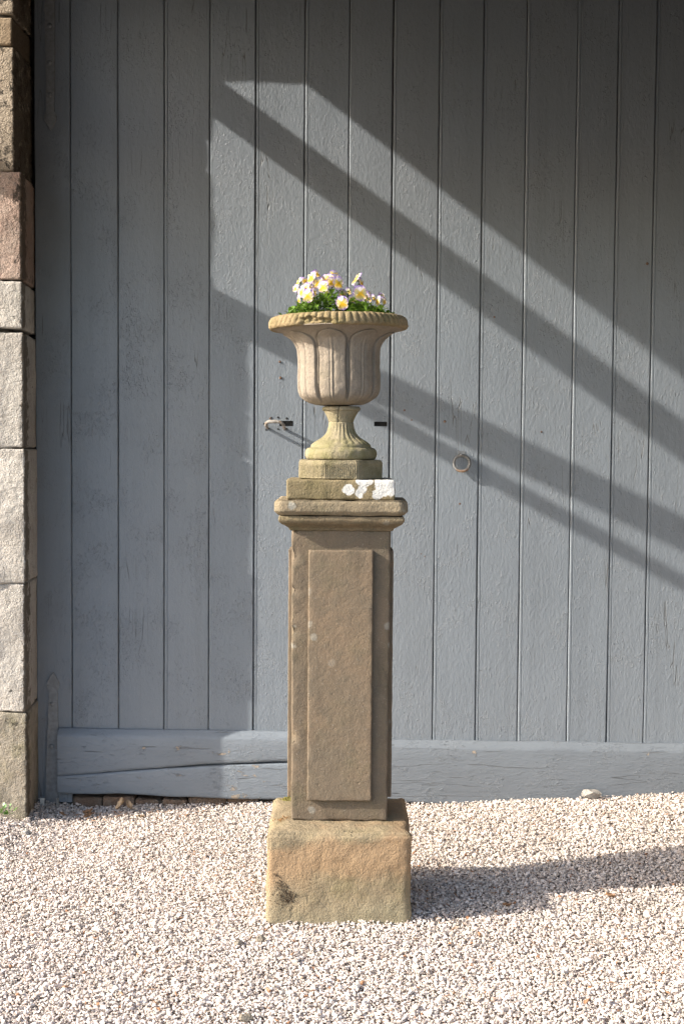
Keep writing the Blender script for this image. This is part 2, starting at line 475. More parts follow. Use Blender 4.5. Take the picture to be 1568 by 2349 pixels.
def leaf_mat(name, a, b):
    m = NT(name)
    co = m.n('ShaderNodeTexCoord').outputs['Object']
    r = m.n('ShaderNodeNewGeometry').outputs['Random Per Island']
    col = m.mix(r, a, b)
    m.done(col, 0.42, None, 0.5)
    tr = m.n('ShaderNodeBsdfTranslucent', {'Color': m.mix(0.5, col, (0.22, 0.34, 0.03))})
    ms = m.n('ShaderNodeMixShader', {0: 0.3, 1: m.bsdf.outputs[0], 2: tr.outputs[0]})
    m.t.links.new(ms.outputs[0], m.out.inputs[0])
    return m.mat
M['leaf'] = leaf_mat('viola_leaf', (0.06, 0.145, 0.02), (0.19, 0.33, 0.05))
M['weed'] = leaf_mat('weed_leaf', (0.10, 0.22, 0.05), (0.17, 0.30, 0.09))
M['moss_leaf'] = leaf_mat('moss_leaf', (0.12, 0.12, 0.02), (0.2, 0.17, 0.04))

def petal_mat(name, throat, body, edge, t0, t1, e0):
    m = NT(name)
    s = m.n('ShaderNodeAttribute', attribute_type='GEOMETRY', attribute_name='along').outputs['Fac']
    w = m.n('ShaderNodeAttribute', attribute_type='GEOMETRY', attribute_name='rimness').outputs['Fac']
    co = m.coords(1.0)
    r = m.n('ShaderNodeObjectInfo').outputs['Random']
    nn = m.math('MULTIPLY', m.math('SUBTRACT', m.noise(co, 300, 3), 0.5), 0.16)
    s2 = m.math('ADD', m.math('ADD', s, nn), m.math('MULTIPLY', m.math('SUBTRACT', r, 0.5), 0.35))
    col = m.mix(m.ramp(s2, t0, t1), throat, body)
    col = m.mix(m.ramp(m.math('ADD', w, nn), e0, 1.0), col, edge)
    m.done(col, 0.6, None, 0.25)
    tr = m.n('ShaderNodeBsdfTranslucent', {'Color': col})
    ms = m.n('ShaderNodeMixShader', {0: 0.35, 1: m.bsdf.outputs[0], 2: tr.outputs[0]})
    m.t.links.new(ms.outputs[0], m.out.inputs[0])
    return m.mat
M['petal_low'] = petal_mat('yellow_petal', (0.82, 0.50, 0.03), (0.85, 0.76, 0.38), (0.50, 0.33, 0.72), 0.25, 0.95, 0.42)
M['petal_side'] = petal_mat('cream_petal', (0.84, 0.60, 0.08), (0.86, 0.77, 0.44), (0.48, 0.32, 0.74), 0.05, 0.7, 0.5)
M['petal_top'] = petal_mat('lilac_petal', (0.84, 0.76, 0.52), (0.84, 0.79, 0.80), (0.40, 0.25, 0.70), 0.0, 0.5, 0.28)

# ------------------------------------------------------------------ wall frame
TH = math.atan(0.03)
MW = Matrix.Translation((0, 5.43, 0)) @ Matrix.Rotation(-TH, 4, 'Z')     # local x along the door, -y outward
def wpos(u, t, z): return MW @ Vector((u, -t, z))
def wempty(name, u, t, z): return empty(name, wpos(u, t, z), -TH)

# ------------------------------------------------------------------ ground
BX, BY, BHX, BHY = -0.001, 4.237, 0.224, 0.215      # base block footprint
EU = [-1.9, -1.36, -1.22, -1.07, -0.33, 0.4, 0.95, 1.42, 1.9]
EG = [0.03, 0.022, -0.022, -0.034, -0.004, 0.008, 0.040, 0.072, 0.08]
def gz(x, y):
    r = sstep(4.35, 5.3, y)
    e = float(np.interp(x, EU, EG))
    dx, dy = abs(x - BX) - BHX, abs(y - BY) - BHY
    dist = math.hypot(max(dx, 0), max(dy, 0))
    bank = (0.003 + 0.008 * nz(x * 9, y * 9, 6.1)) * math.exp(-(dist / 0.035) ** 2)
    return bank + e * r + 0.007 * nz(x * 2.6, y * 2.6, 3.3) + 0.004 * nz(x * 7, y * 7, 1.3)

xs = np.concatenate([np.linspace(-80, -2.6, 9)[:-1], np.arange(-2.6, 2.61, 0.08), np.linspace(2.6, 80, 9)[1:]])
ys = np.concatenate([np.linspace(-80, 2.2, 9)[:-1], np.arange(2.2, 5.65, 0.08), np.linspace(5.7, 80, 6)])
gv, gf = [], []
for y in ys:
    for x in xs:
        gv.append((x, y, (gz(x, y) if abs(x) < 2.61 and 2.1 < y < 5.7 else 0.0) - 0.016))
NX = len(xs)
for j in range(len(ys) - 1):
    for i in range(NX - 1):
        gf.append((j * NX + i, j * NX + i + 1, (j + 1) * NX + i + 1, (j + 1) * NX + i))
tag(obj('ground', gv, gf, M['ground']), 'pale gravel yard in front of the barn door', kind='structure')
tag(obj('bounce_cut', [(-60, -40, -0.004), (60, -40, -0.004), (60, 2.7, -0.004), (-60, 2.7, -0.004)], [(0, 1, 2, 3)], M['bounce_cut']), 'unseen dark ground added to cut light bounced onto the barn doors', kind='structure')  # dark sheet out of view, added to reduce ground bounce on the doors

# gravel: real chips instanced on points
proto = bpy.data.collections.new('gravel_chips')
for k in range(16):
    bm = bmesh.new()
    n = random.randint(9, 13)
    sx, sy, sz = random.uniform(0.75, 1.25), random.uniform(0.6, 1.0), random.uniform(0.42, 0.7)
    for _ in range(n):
        v = Vector((random.gauss(0, 1), random.gauss(0, 1), random.gauss(0, 1))).normalized()
        v *= random.uniform(0.82, 1.0)
        bm.verts.new((v.x * sx * 0.5, v.y * sy * 0.5, v.z * sz * 0.5))
    ret = bmesh.ops.convex_hull(bm, input=bm.verts)
    bmesh.ops.delete(bm, geom=[v for v in bm.verts if not v.link_faces], context='VERTS')
    me = bpy.data.meshes.new('gravel_chip')
    bm.to_mesh(me); bm.free()
    me.materials.append(M['gravel'])
    proto.objects.link(bpy.data.objects.new('gravel_chip', me))

def gravel_points():
    P = []
    pitch = 0.0086
    for layer in range(2):
        gx = np.arange(-2.0, 2.0, pitch)
        gy = np.arange(2.75, 5.47, pitch)
        X, Y = np.meshgrid(gx, gy)
        X = X + rng.uniform(-0.6, 0.6, X.shape) * pitch + layer * 0.005
        Y = Y + rng.uniform(-0.6, 0.6, Y.shape) * pitch
        X, Y = X.ravel(), Y.ravel()
        ok = np.abs(X) < Y * 0.262 + 0.42
        ok &= ~((np.abs(X - BX) < BHX - 0.004) & (np.abs(Y - BY) < BHY - 0.004))
        ok &= (Y < 5.43 - 0.03 * X - 0.035 + 0.03 * (X < -0.2)) 
        ok &= ~((X < -1.27) & (Y > 5.13))
        if layer: ok &= rng.uniform(size=X.shape) < 0.55
        X, Y = X[ok], Y[ok]
        s = np.clip(rng.lognormal(math.log(0.0110), 0.33, X.shape), 0.006, 0.026)
        big = rng.uniform(size=X.shape) < 0.012
        s = np.where(big, rng.uniform(0.022, 0.032, X.shape), s)
        Z = np.array([gz(a, b) for a, b in zip(X, Y)]) + (-0.006 if layer == 0 else 0.0005) + rng.uniform(-0.0028, 0.0028, X.shape)
        P.append(np.stack([X, Y, Z, s], 1))
    return np.concatenate(P)
gp = gravel_points()
NG = len(gp)
me = bpy.data.meshes.new('gravel')
me.vertices.add(NG)
me.vertices.foreach_set('co', gp[:, :3].astype(np.float32).ravel())
def attr(name, typ, arr, key='value'):
    a = me.attributes.new(name, typ, 'POINT')
    a.data.foreach_set(key, np.ascontiguousarray(arr).ravel())
rot = np.stack([rng.normal(0, 0.36, NG), rng.normal(0, 0.36, NG), rng.uniform(0, 6.283, NG)], 1).astype(np.float32)
attr('rot', 'FLOAT_VECTOR', rot, 'vector')
attr('scl', 'FLOAT', gp[:, 3].astype(np.float32))
attr('pick', 'INT', rng.integers(0, 16, NG).astype(np.int32))
me.update()
gravel = bpy.data.objects.new('gravel', me)
COL.objects.link(gravel)
me.materials.append(M['gravel'])
tag(gravel, 'pale pinkish white crushed stone gravel covering the yard', 'gravel', kind='stuff')
ng = bpy.data.node_groups.new('scatter_gravel', 'GeometryNodeTree')
ng.interface.new_socket('Geometry', in_out='INPUT', socket_type='NodeSocketGeometry')
ng.interface.new_socket('Geometry', in_out='OUTPUT', socket_type='NodeSocketGeometry')
gi = ng.nodes.new('NodeGroupInput'); go = ng.nodes.new('NodeGroupOutput')
ci = ng.nodes.new('GeometryNodeCollectionInfo')
ci.inputs['Collection'].default_value = proto
ci.inputs['Separate Children'].default_value = True
ci.inputs['Reset Children'].default_value = True
iop = ng.nodes.new('GeometryNodeInstanceOnPoints')
iop.inputs['Pick Instance'].default_value = True
def named(nm, typ):
    a = ng.nodes.new('GeometryNodeInputNamedAttribute'); a.data_type = typ
    a.inputs[0].default_value = nm
    return a.outputs[0]
e2r = ng.nodes.new('FunctionNodeEulerToRotation')
L = ng.links.new
L(gi.outputs[0], iop.inputs['Points'])
L(ci.outputs[0], iop.inputs['Instance'])
L(named('pick', 'INT'), iop.inputs['Instance Index'])
L(named('rot', 'FLOAT_VECTOR'), e2r.inputs[0])
L(e2r.outputs[0], iop.inputs['Rotation'])
L(named('scl', 'FLOAT'), iop.inputs['Scale'])
L(iop.outputs[0], go.inputs[0])
mod = gravel.modifiers.new('scatter', 'NODES')
mod.node_group = ng

# ------------------------------------------------------------------ stone wall round the doorway
wall = wempty('stone_wall', -1.6, 0.0, 0.0)
tag(wall, 'rough stone jamb of the barn wall at the left edge of the grey doors', 'wall')
WO = Vector((-1.6, 0, 0))
def wall_stone(u0, u1, t0, t1, z0, z1, mat, amp, freq, seed, step=0.022, r=0.02, parent=wall, off=WO, name='stone', splay=0.0, rev=False):
    v, f = block((u1 - u0) / 2, (t1 - t0) / 2, (z1 - z0) / 2, min(r, (z1 - z0) / 4), step, 0.5, seed, 11.0)
    me = mesh_of(name, v, f)
    sd = Vector((seed * 3.1, seed * 1.7, seed))
    def fn(c, n):
        p = c + sd
        d = amp * fbm(p, freq, 5, 0.7) + amp * 0.45 * abs(fbm(p + Vector((5, 5, 5)), freq * 3.5, 3, 0.8))
        near = sstep((u1 - u0) / 2 - 0.02, (u1 - u0) / 2 - 0.14, c.x)
        return d * (0.22 + 0.78 * near)
    displace(me, fn)
    if splay:
        hy = (t1 - t0) / 2
        for vv in me.vertices:
            if vv.co.x > 0: vv.co.x -= splay * (vv.co.y + hy) / (2 * hy)
    return link(name, me, mat, parent, (((u0 + u1) / 2) - off.x, -(t0 + t1) / 2, (z0 + z1) / 2 - off.z))

# arris positions and course heights read off the jamb: (z0, z1, arris u, front t, material, amp, freq)
quoins = [(-0.12, 0.355, -1.249, 0.273, 'quoin_grey', 0.010, 9), (0.365, 0.905, -1.253, 0.275, 'quoin_pale', 0.012, 7),
          (0.913, 1.470, -1.249, 0.278, 'quoin_pale', 0.014, 6), (1.480, 1.955, -1.253, 0.276, 'quoin_pale', 0.011, 8),
          (1.975, 2.165, -1.257, 0.274, 'quoin_pale', 0.010, 9), (2.178, 2.615, -1.259, 0.274, 'quoin_red', 0.011, 10),
          (2.622, 3.125, -1.297, 0.238, 'quoin_black', 0.013, 10), (3.135, 3.245, -1.302, 0.234, 'quoin_buff', 0.006, 8),
          (3.26, 3.42, -1.297, 0.237, 'quoin_black', 0.014, 9)]
for i, (z0, z1, ua, tf, mt, amp, fr) in enumerate(quoins):
    kz = 0.951 if i < 6 else 0.957                       # the jamb face stands nearer than the door
    z0, z1 = 1.5 + (z0 - 1.5) * kz - (0.002 if i else 0.05), 1.5 + (z1 - 1.5) * kz + 0.002
    if i == 8: z1 = 3.424
    ul = ua - (0.42 if i % 2 else 0.30)
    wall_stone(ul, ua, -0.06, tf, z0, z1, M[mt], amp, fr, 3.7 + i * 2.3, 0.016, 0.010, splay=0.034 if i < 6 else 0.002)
    # neighbour further along the wall
    k = 2 if z1 - z0 > 0.3 else 1
    for q in range(k):
        za, zb = z0 + (z1 - z0) * q / k, z0 + (z1 - z0) * (q + 1) / k - (0.01 if q < k - 1 else 0)
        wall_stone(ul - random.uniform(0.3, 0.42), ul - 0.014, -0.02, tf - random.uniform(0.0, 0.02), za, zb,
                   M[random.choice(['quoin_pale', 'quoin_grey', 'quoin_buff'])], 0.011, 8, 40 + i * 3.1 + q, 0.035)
v, f = block(1.45, 0.40, 2.4, 0.02, 0.4)
o = obj('mortar_core', v, f, M['mortar'], wall, loc=(-2.775 + 1.6, 0.178, 2.2))
rwall = wempty('stone_wall', 2.0, 0.0, 0.0)
tag(rwall, 'rough stone wall beyond the door at the far right of the doorway', 'wall')
RO = Vector((2.0, 0, 0))
zc = -0.1
i = 0
while zc < 3.4:
    h = random.uniform(0.2, 0.5)
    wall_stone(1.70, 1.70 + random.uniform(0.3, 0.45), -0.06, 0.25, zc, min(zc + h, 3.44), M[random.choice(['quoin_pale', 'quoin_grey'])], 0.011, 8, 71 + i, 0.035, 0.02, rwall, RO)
    zc += h + 0.012; i += 1
v, f = block(1.4, 0.40, 2.4, 0.02, 0.4)
obj('mortar_core', v, f, M['mortar'], rwall, loc=(3.16 - 2.0, 0.20, 2.2))
# unseen wall added on the right to keep sky light off the doors
sky_blocker = wempty('sky_blocker_wall', 2.35, 1.3, 0.0)
tag(sky_blocker, 'unseen stone wall added to block sky light beyond the right door leaf', 'wall')
zc, i = -0.1, 0
while zc < 4.0:
    h = random.uniform(0.3, 0.5)
    for a0, a1 in ((0.26, 0.95), (0.96, 1.75), (1.76, 2.7)):
        wall_stone(2.25, 2.55, a0, a1 - 0.01, zc, zc + h, M['quoin_black'], 0.011, 8, 160 + i, 0.06, 0.02, sky_blocker, Vector((2.35, 0, 0)))  # dark stone chosen to hold down sunlight bounced onto the doors
        sky_blocker.children[-1].location.y += 1.3
        i += 1
    zc += h + 0.012
# lintel and the wall it carries
lint = wempty('lintel', 0.2, 0.0, 3.48)
tag(lint, 'long stone lintel over the barn doorway', 'lintel')
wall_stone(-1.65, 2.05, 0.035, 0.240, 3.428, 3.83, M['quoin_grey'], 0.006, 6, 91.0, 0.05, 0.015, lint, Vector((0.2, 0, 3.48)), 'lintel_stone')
v, f = block(2.6, 0.13, 0.9, 0.02, 0.4)
obj('wall_above', v, f, M['quoin_grey'], lint, loc=(0.0, -0.085, 3.83 + 0.905 - 3.48))

# ------------------------------------------------------------------ canopy over the doorway (above the frame)
canopy = wempty('door_canopy', 0.3, 0.23, 3.4)
tag(canopy, 'timber framed canopy with slate roof above the barn doors', 'canopy')
CU = -1.75
bv, bf = block(1.75, 0.02, 1.9, 0.004, 0.6)
obj('inner_boarding', bv, bf, M['dark_wood'], lint, loc=(0.0, 0.085, 1.85 - 3.48))
def bar_tz(name, t0, z0, t1, z1, thick, u, wid, mat):
    """a timber lying in a plane square to the wall; (t, z) are its ends, thickness measured square to it"""
    d = np.array([t1 - t0, z1 - z0]); d /= np.linalg.norm(d)
    n = np.array([-d[1], d[0]]) * thick / 2
    ring = []
    out = []
    for uu in (u - wid / 2, u + wid / 2):
        out.append([(uu - 0.3, -(t0 + s * n[0]) + 0.23, z0 + s * n[1] - 3.4) if e == 0 else (uu - 0.3, -(t1 + s * n[0]) + 0.23, z1 + s * n[1] - 3.4)
                    for e, s in ((0, -1), (1, -1), (1, 1), (0, 1))])
    vv, ff = loft(out)
    return obj(name, vv, ff, mat, canopy, smooth=False)
def roofz(t): return 4.19 - 0.57 * t
vv = []
for uu in (CU - 0.0, 3.3):
    vv.append([(uu - 0.3, -t + 0.23, roofz(t) + dz - 3.4) for t, dz in ((0.235, 0.0), (2.6, 0.0), (2.6, 0.05), (0.235, 0.05))])  # roof run out deeper and further right to shade the upper doors
a, b = loft(vv)
obj('roof_slates', a, b, M['slate'], canopy, smooth=False)
for uu in (-0.6, 0.4, 1.4, 2.2):
    bar_tz('rafter', 0.24, roofz(0.24) - 0.055, 2.55, roofz(2.55) - 0.055, 0.1, uu, 0.07, M['timber'])
bar_tz('tie_beam', 0.236, 3.698, 1.45, 3.176, 0.125, CU, 0.05, M['timber'])
bar_tz('brace', 0.236, 2.73, 1.45, 3.173, 0.122, CU, 0.04, M['timber'])
bar_tz('rail', 0.56, 2.735, 1.45, 2.875, 0.055, CU, 0.035, M['timber'])
bar_tz('hanger', 1.45, 2.86, 1.45, roofz(1.45) - 0.01, 0.08, CU, 0.06, M['timber'])

# ------------------------------------------------------------------ barn doors
def plank(name, u0, u1, z0, z1, parent, off, bead=False, tj=0.0, slots=(), sd=0.0):
    w = u1 - u0
    cs = [(0, -0.022), (0, -0.0035), (0.0035, 0)]
    if bead: cs += [(0.0105, 0), (0.0118, -0.002), (0.0132, -0.002), (0.0145, 0)]
    us = sorted(set([round(0.03 + (w - 0.06) * k / 3, 4) for k in range(4)] + [x - u0 for s in slots for x in s[:2]]))
    cs += [(x, 0) for x in us if 0.017 < x < w - 0.005]
    cs += [(w - 0.0035, 0), (w, -0.0035), (w, -0.022)]
    zs = sorted(set([round(z, 4) for z in np.linspace(z0, z1, int((z1 - z0) / 0.06) + 1)] + [x for s in slots for x in s[2:4]]))
    verts, faces = [], []
    for z in zs:
        for k, (du, dt) in enumerate(cs):
            wob = 0.0012 * nz(sd + (0 if du < w / 2 else 50), z * 2.3) + 0.0008 * nz(sd + 9 + (0 if du < w / 2 else 50), z * 14)
            bow = 0.0015 * nz(sd + 20, z * 0.6)
            cup = 0.0010 * math.sin(sd * 3.3) * math.cos(math.pi * (du / w - 0.5))
            edge = 1.0 if (du < 0.02 or du > w - 0.006) else 0.0
            verts.append((u0 + du + wob * edge - off.x, -(tj + dt + bow + cup), z - off.z))
    K = len(cs)
    for i in range(len(zs) - 1):
        for k in range(K - 1):
            zm, um = (zs[i] + zs[i + 1]) / 2, u0 + (cs[k][0] + cs[k + 1][0]) / 2
            if any(s[0] < um < s[1] and s[2] < zm < s[3] for s in slots): continue
            faces.append((i * K + k, i * K + k + 1, (i + 1) * K + k + 1, (i + 1) * K + k))
    for s in slots:                                   # the sides of a mortise cut through the board
        b = len(verts)
        for (uu, zz) in ((s[0], s[2]), (s[1], s[2]), (s[1], s[3]), (s[0], s[3])):
            verts.append((uu - off.x, -tj, zz - off.z)); verts.append((uu - off.x, -(tj - 0.022), zz - off.z))
        for k in range(4):
            q = (k + 1) % 4
            faces.append((b + 2 * k, b + 2 * q, b + 2 * q + 1, b + 2 * k + 1))
    o = obj(name, verts, faces, M['paint'], parent)
    o.data.set_sharp_from_angle(angle=R(20))
    return o

def rail(name, us, zb, zt, parent, off, mat, sd, slope=True, depth=0.036):
    rings = []
    for u in us:
        b = zb(u) + 0.003 * nz(u * 6, sd) + 0.002 * nz(u * 23, sd + 3)
        t = zt(u) + 0.0022 * nz(u * 5, sd + 7) + 0.001 * nz(u * 31, sd + 8)
        d = depth + 0.0015 * nz(u * 3, sd + 11)
        if slope:
            pr = [(0.001, b), (d - 0.006, b), (d - 0.001, b + 0.006), (d, b + 0.014), (d, (b + t) / 2), (d, t - 0.036), (d - 0.002, t - 0.028), (d - 0.008, t - 0.018), (0.012, t - 0.001), (0.001, t)]
        else:
            pr = [(0.001, b), (d - 0.006, b), (d - 0.001, b + 0.005), (d, b + 0.010), (d, (b + t) / 2), (d, t - 0.012), (d - 0.0005, t - 0.006), (d - 0.003, t - 0.002), (d - 0.007, t), (0.001, t)]
        rings.append([(u - off.x, -tt, z - off.z) for tt, z in pr])
    a, b = loft(rings)
    o = obj(name, a, b, mat, parent)
    o.data.set_sharp_from_angle(angle=R(35))
    return o

LO = Vector((-0.55, 0, 0)); 
ldoor = wempty('barn_door', LO.x, 0, LO.z)
tag(ldoor, 'grey painted plank door leaf with iron hinge straps beside the stone jamb', 'door')
RO2 = Vector((0.95, 0, 0))
rdoor = wempty('barn_door', RO2.x, 0, RO2.z)
tag(rdoor, 'grey painted beaded plank door leaf with hanging iron ring', 'door')
ZT = 3.56
lb = [-1.282, -1.131, -0.934, -0.742, -0.554, -0.3665, -0.164, 0.018, 0.1945]
for i in range(8):
    sl = ()
    if i == 5: sl = ((-0.262, -0.206, 1.577, 1.598),)
    if i == 7: sl = ((0.130, 0.184, 1.578, 1.597),)
    g = 0.003
    plank('plank', lb[i] + g / 2, lb[i + 1] - g / 2, 0.03 if i else -0.02, ZT, ldoor, LO, bead=i in (3, 5, 6), tj=0.0015 * math.sin(i * 2.1), slots=sl, sd=i * 7.3 + 1)
rb = [0.1965, 0.385, 0.563, 0.7385, 0.9435, 1.108, 1.2615, 1.45, 1.692]
for i in range(8):
    plank('plank', rb[i] + 0.0012, rb[i + 1] - 0.0012, 0.02, ZT, rdoor, RO2, bead=True, tj=0.0015 * math.sin(i * 1.7 + 1), sd=i * 5.9 + 90)
for d, off, a, b in ((ldoor, LO, -1.28, 0.190), (rdoor, RO2, 0.192, 1.69)):
    vv, ff = block((b - a) / 2, 0.012, 1.76, 0.003, 0.5)
    obj('backing_boards', vv, ff, M['dark_wood'], d, loc=((a + b) / 2 - off.x, 0.036, 1.80))

# bottom rails: the left one is split along its length
CRU = [-1.19, -0.95, -0.75, -0.55, -0.23, 0.2]
CRZ = [0.101, 0.117, 0.138, 0.156, 0.172, 0.185]
CRG = [0.001, 0.003, 0.006, 0.009, 0.008, 0.005]
ck = lambda u: float(np.interp(u, CRU, CRZ)) + 0.004 * nz(u * 5, 4.4) + 0.0015 * nz(u * 25, 2.2)
cg = lambda u: float(np.interp(u, CRU, CRG))
us = np.arange(-1.186, 0.191, 0.02)
rail('bottom_rail', us, lambda u: ck(u) + cg(u) / 2, lambda u: 0.299, ldoor, LO, M['paint_rail_worn'], 3.0)
o = rail('bottom_rail', us, lambda u: 0.026 - 0.012 * sstep(-1.0, -0.4, u) + 0.006 * nz(u * 4, 9), lambda u: ck(u) - cg(u) / 2, ldoor, LO, M['paint_rail_worn'], 13.0, False)
o['label'] = 'lower half of the split bottom rail'
rail('bottom_rail', np.arange(0.2, 1.69, 0.02), lambda u: 0.002 + 0.05 * sstep(1.0, 1.5, u) + 0.010 * sstep(0.5, 0.2, u), lambda u: 0.270, rdoor, RO2, M['paint_rail'], 23.0)

# iron straps with spear ends, lying on the hanging stile
def strap(outline, bolts):
    out = [(u - LO.x, z) for u, z in outline]
    a, b = prism(out, -0.001, -0.0075, 0.003)
    s = obj('hinge_strap', a, b, M['paint_iron'], ldoor, smooth=False)
    for (u, z) in bolts:
        prof = resample([(0.011, 0), (0.010, 0.003), (0.006, 0.006), (0.0005, 0.007)], 0.002)
        a, b = lathe(prof, 12)
        bo = obj('bolt', a, b, M['paint_iron'], s, loc=(u - LO.x, -0.007, z), rot=(math.pi / 2, 0, 0))
strap([(-1.246, -0.03), (-1.188, -0.03), (-1.189, 0.30), (-1.193, 0.455), (-1.184, 0.478), (-1.185, 0.492), (-1.200, 0.522), (-1.210, 0.536), (-1.221, 0.522), (-1.237, 0.492), (-1.238, 0.478), (-1.229, 0.455), (-1.238, 0.2)],
      [(-1.214, 0.40), (-1.217, 0.22)])
strap([(-1.237, 3.5), (-1.191, 3.5), (-1.193, 3.1), (-1.197, 2.88), (-1.196, 2.862), (-1.186, 2.842), (-1.188, 2.825), (-1.205, 2.795), (-1.212, 2.785), (-1.219, 2.795), (-1.238, 2.825), (-1.240, 2.842), (-1.230, 2.862), (-1.229, 2.88), (-1.232, 3.1)],
      [(-1.213, 3.21), (-1.213, 3.06), (-1.213, 2.93)])

# bent iron handle by the slot
pts = [(-0.312, 0.0, 1.567), (-0.313, 0.020, 1.572), (-0.314, 0.042, 1.579), (-0.311, 0.051, 1.588), (-0.303, 0.055, 1.593), (-0.28, 0.056, 1.594), (-0.258, 0.055, 1.592), (-0.246, 0.051, 1.587), (-0.241, 0.044, 1.578), (-0.240, 0.020, 1.569), (-0.240, 0.0, 1.564)]
a, b = tube([(u - LO.x, -t, z) for u, t, z in pts], [0.006, 0.0064, 0.0068, 0.0075, 0.0075, 0.0072, 0.007, 0.0072, 0.0068, 0.006, 0.0058], 9)
obj('pull_handle', a, b, M['rust_iron'], ldoor)
# hanging ring with its staple
rg = [(0.0325 * math.cos(2 * math.pi * k / 40), 0.0325 * math.sin(2 * math.pi * k / 40)) for k in range(40)]
rings = []
for k, (cx, cz) in enumerate(rg):
    rad = Vector((cx, 0, cz)).normalized()
    rr = 0.0056 + 0.0006 * nz(cx * 90, cz * 90)
    lean = 0.026 - (cz + 0.0325) * 0.12
    rings.append([tuple(Vector((cx, -lean, cz)) + rad * (rr * math.cos(2 * math.pi * q / 8)) + Vector((0, 1, 0)) * (rr * math.sin(2 * math.pi * q / 8))) for q in range(8)])
rings.append(rings[0])
def ring_mat():
    m = NT('worn_iron_ring')
    co = m.n('ShaderNodeTexCoord').outputs['Object']
    z = m.n('ShaderNodeSeparateXYZ', {0: co}).outputs[2]
    n = m.noise(co, 160, 4)
    zz = m.math('ADD', z, m.math('MULTIPLY', m.math('SUBTRACT', n, 0.5), 0.03))
    col = m.mix(m.ramp(zz, -0.036, -0.022, 0.8, 0.0), m.mix(n, (0.10, 0.10, 0.10), (0.26, 0.255, 0.245)), (0.33, 0.17, 0.075))
    return m.done(col, 0.6, m.bump(n, 0.002))
a, b = loft(rings, False, False)
ring = obj('ring_pull', a, b, ring_mat(), rdoor, loc=(0.493 - RO2.x, 0, 1.4285))
a, b = tube([(-0.006, 0, 0.034), (-0.006, -0.026, 0.035), (-0.003, -0.031, 0.035), (0.003, -0.031, 0.035), (0.006, -0.026, 0.035), (0.006, 0, 0.034)], 0.0035, 7)
obj('staple', a, b, M['paint_iron'], ring)
a, b = prism([(-0.016, 0.024), (0.016, 0.024), (0.016, 0.05), (-0.016, 0.05)], 0.001, -0.003, 0.002)
obj('staple_plate', a, b, M['paint_iron'], ring, smooth=False)

# nails and old nail holes
def nail(d, off, u, z, r, mat='nail', proud=0.0025):
    a, b = lathe([(r, 0), (r * 0.95, proud * 0.6), (r * 0.6, proud), (0.0003, proud)], 9)
    obj('nail' if mat == 'nail' else 'nail_hole', a, b, M[mat], d, loc=(u - off.x, 0.0005 if mat == 'hole' else 0.0, z), rot=(math.pi / 2, 0, 0))
for u, z, r in ((-0.262, 1.842, 0.005), (-0.259, 1.776, 0.006), (-0.301, 1.608, 0.004)): nail(ldoor, LO, u, z, r)
for u, z, r in ((-0.296, 1.611, 0.004), (-0.268, 1.612, 0.0045), (-0.232, 1.608, 0.005), (-0.326, 1.585, 0.004), (-0.268, 1.564, 0.004), (-0.234, 1.566, 0.004), (-0.318, 1.56, 0.0035)): nail(ldoor, LO, u, z, r, 'hole', 0.0006)
for u, z, r in ((0.255, 1.645, 0.006), (0.285, 1.605, 0.005), (0.422, 1.60, 0.006), (0.488, 1.26, 0.005), (0.345, 1.04, 0.004), (0.82, 1.56, 0.004), (1.24, 2.25, 0.006), (0.33, 1.05, 0.004), (0.62, 2.03, 0.004)): nail(rdoor, RO2, u, z, r)
for u, z, r in ((0.219, 1.56, 0.005), (0.5, 1.608, 0.004), (0.462, 1.575, 0.004), (0.30, 1.29, 0.0035)): nail(rdoor, RO2, u, z, r, 'hole', 0.0006)

# rubble sill under the left leaf
sill = wempty('threshold', -0.8, 0.0, -0.03)
tag(sill, 'earthy broken stone sill showing under the left door leaf', 'threshold')
u = -1.13
i = 0
while u < 0.15:
    w = random.uniform(0.10, 0.24)
    wall_stone(u, u + w, -0.16, random.uniform(0.0, 0.024), -0.10, random.uniform(-0.002, 0.016), M['threshold'], 0.008, 14, 120 + i, 0.016, 0.012, sill, Vector((-0.8, 0, -0.03)))
    u += w + 0.004; i += 1

# ------------------------------------------------------------------ base block
def fstone(name, hx, hy, hz, r, step, chip, mat, amp, freq, seed, parent, loc, fn2=None, cfreq=14.0, rot=None):
    v, f = block(hx, hy, hz, r, step, chip, seed, cfreq)
    me = mesh_of(name, v, f)
    sd = Vector((seed, seed * 2.1, -seed))
    displace(me, lambda c, n: amp * fbm(c + sd, freq, 4, 0.8) + (fn2(c, n) if fn2 else 0.0))
    return link(name, me, mat, parent, loc, rot)

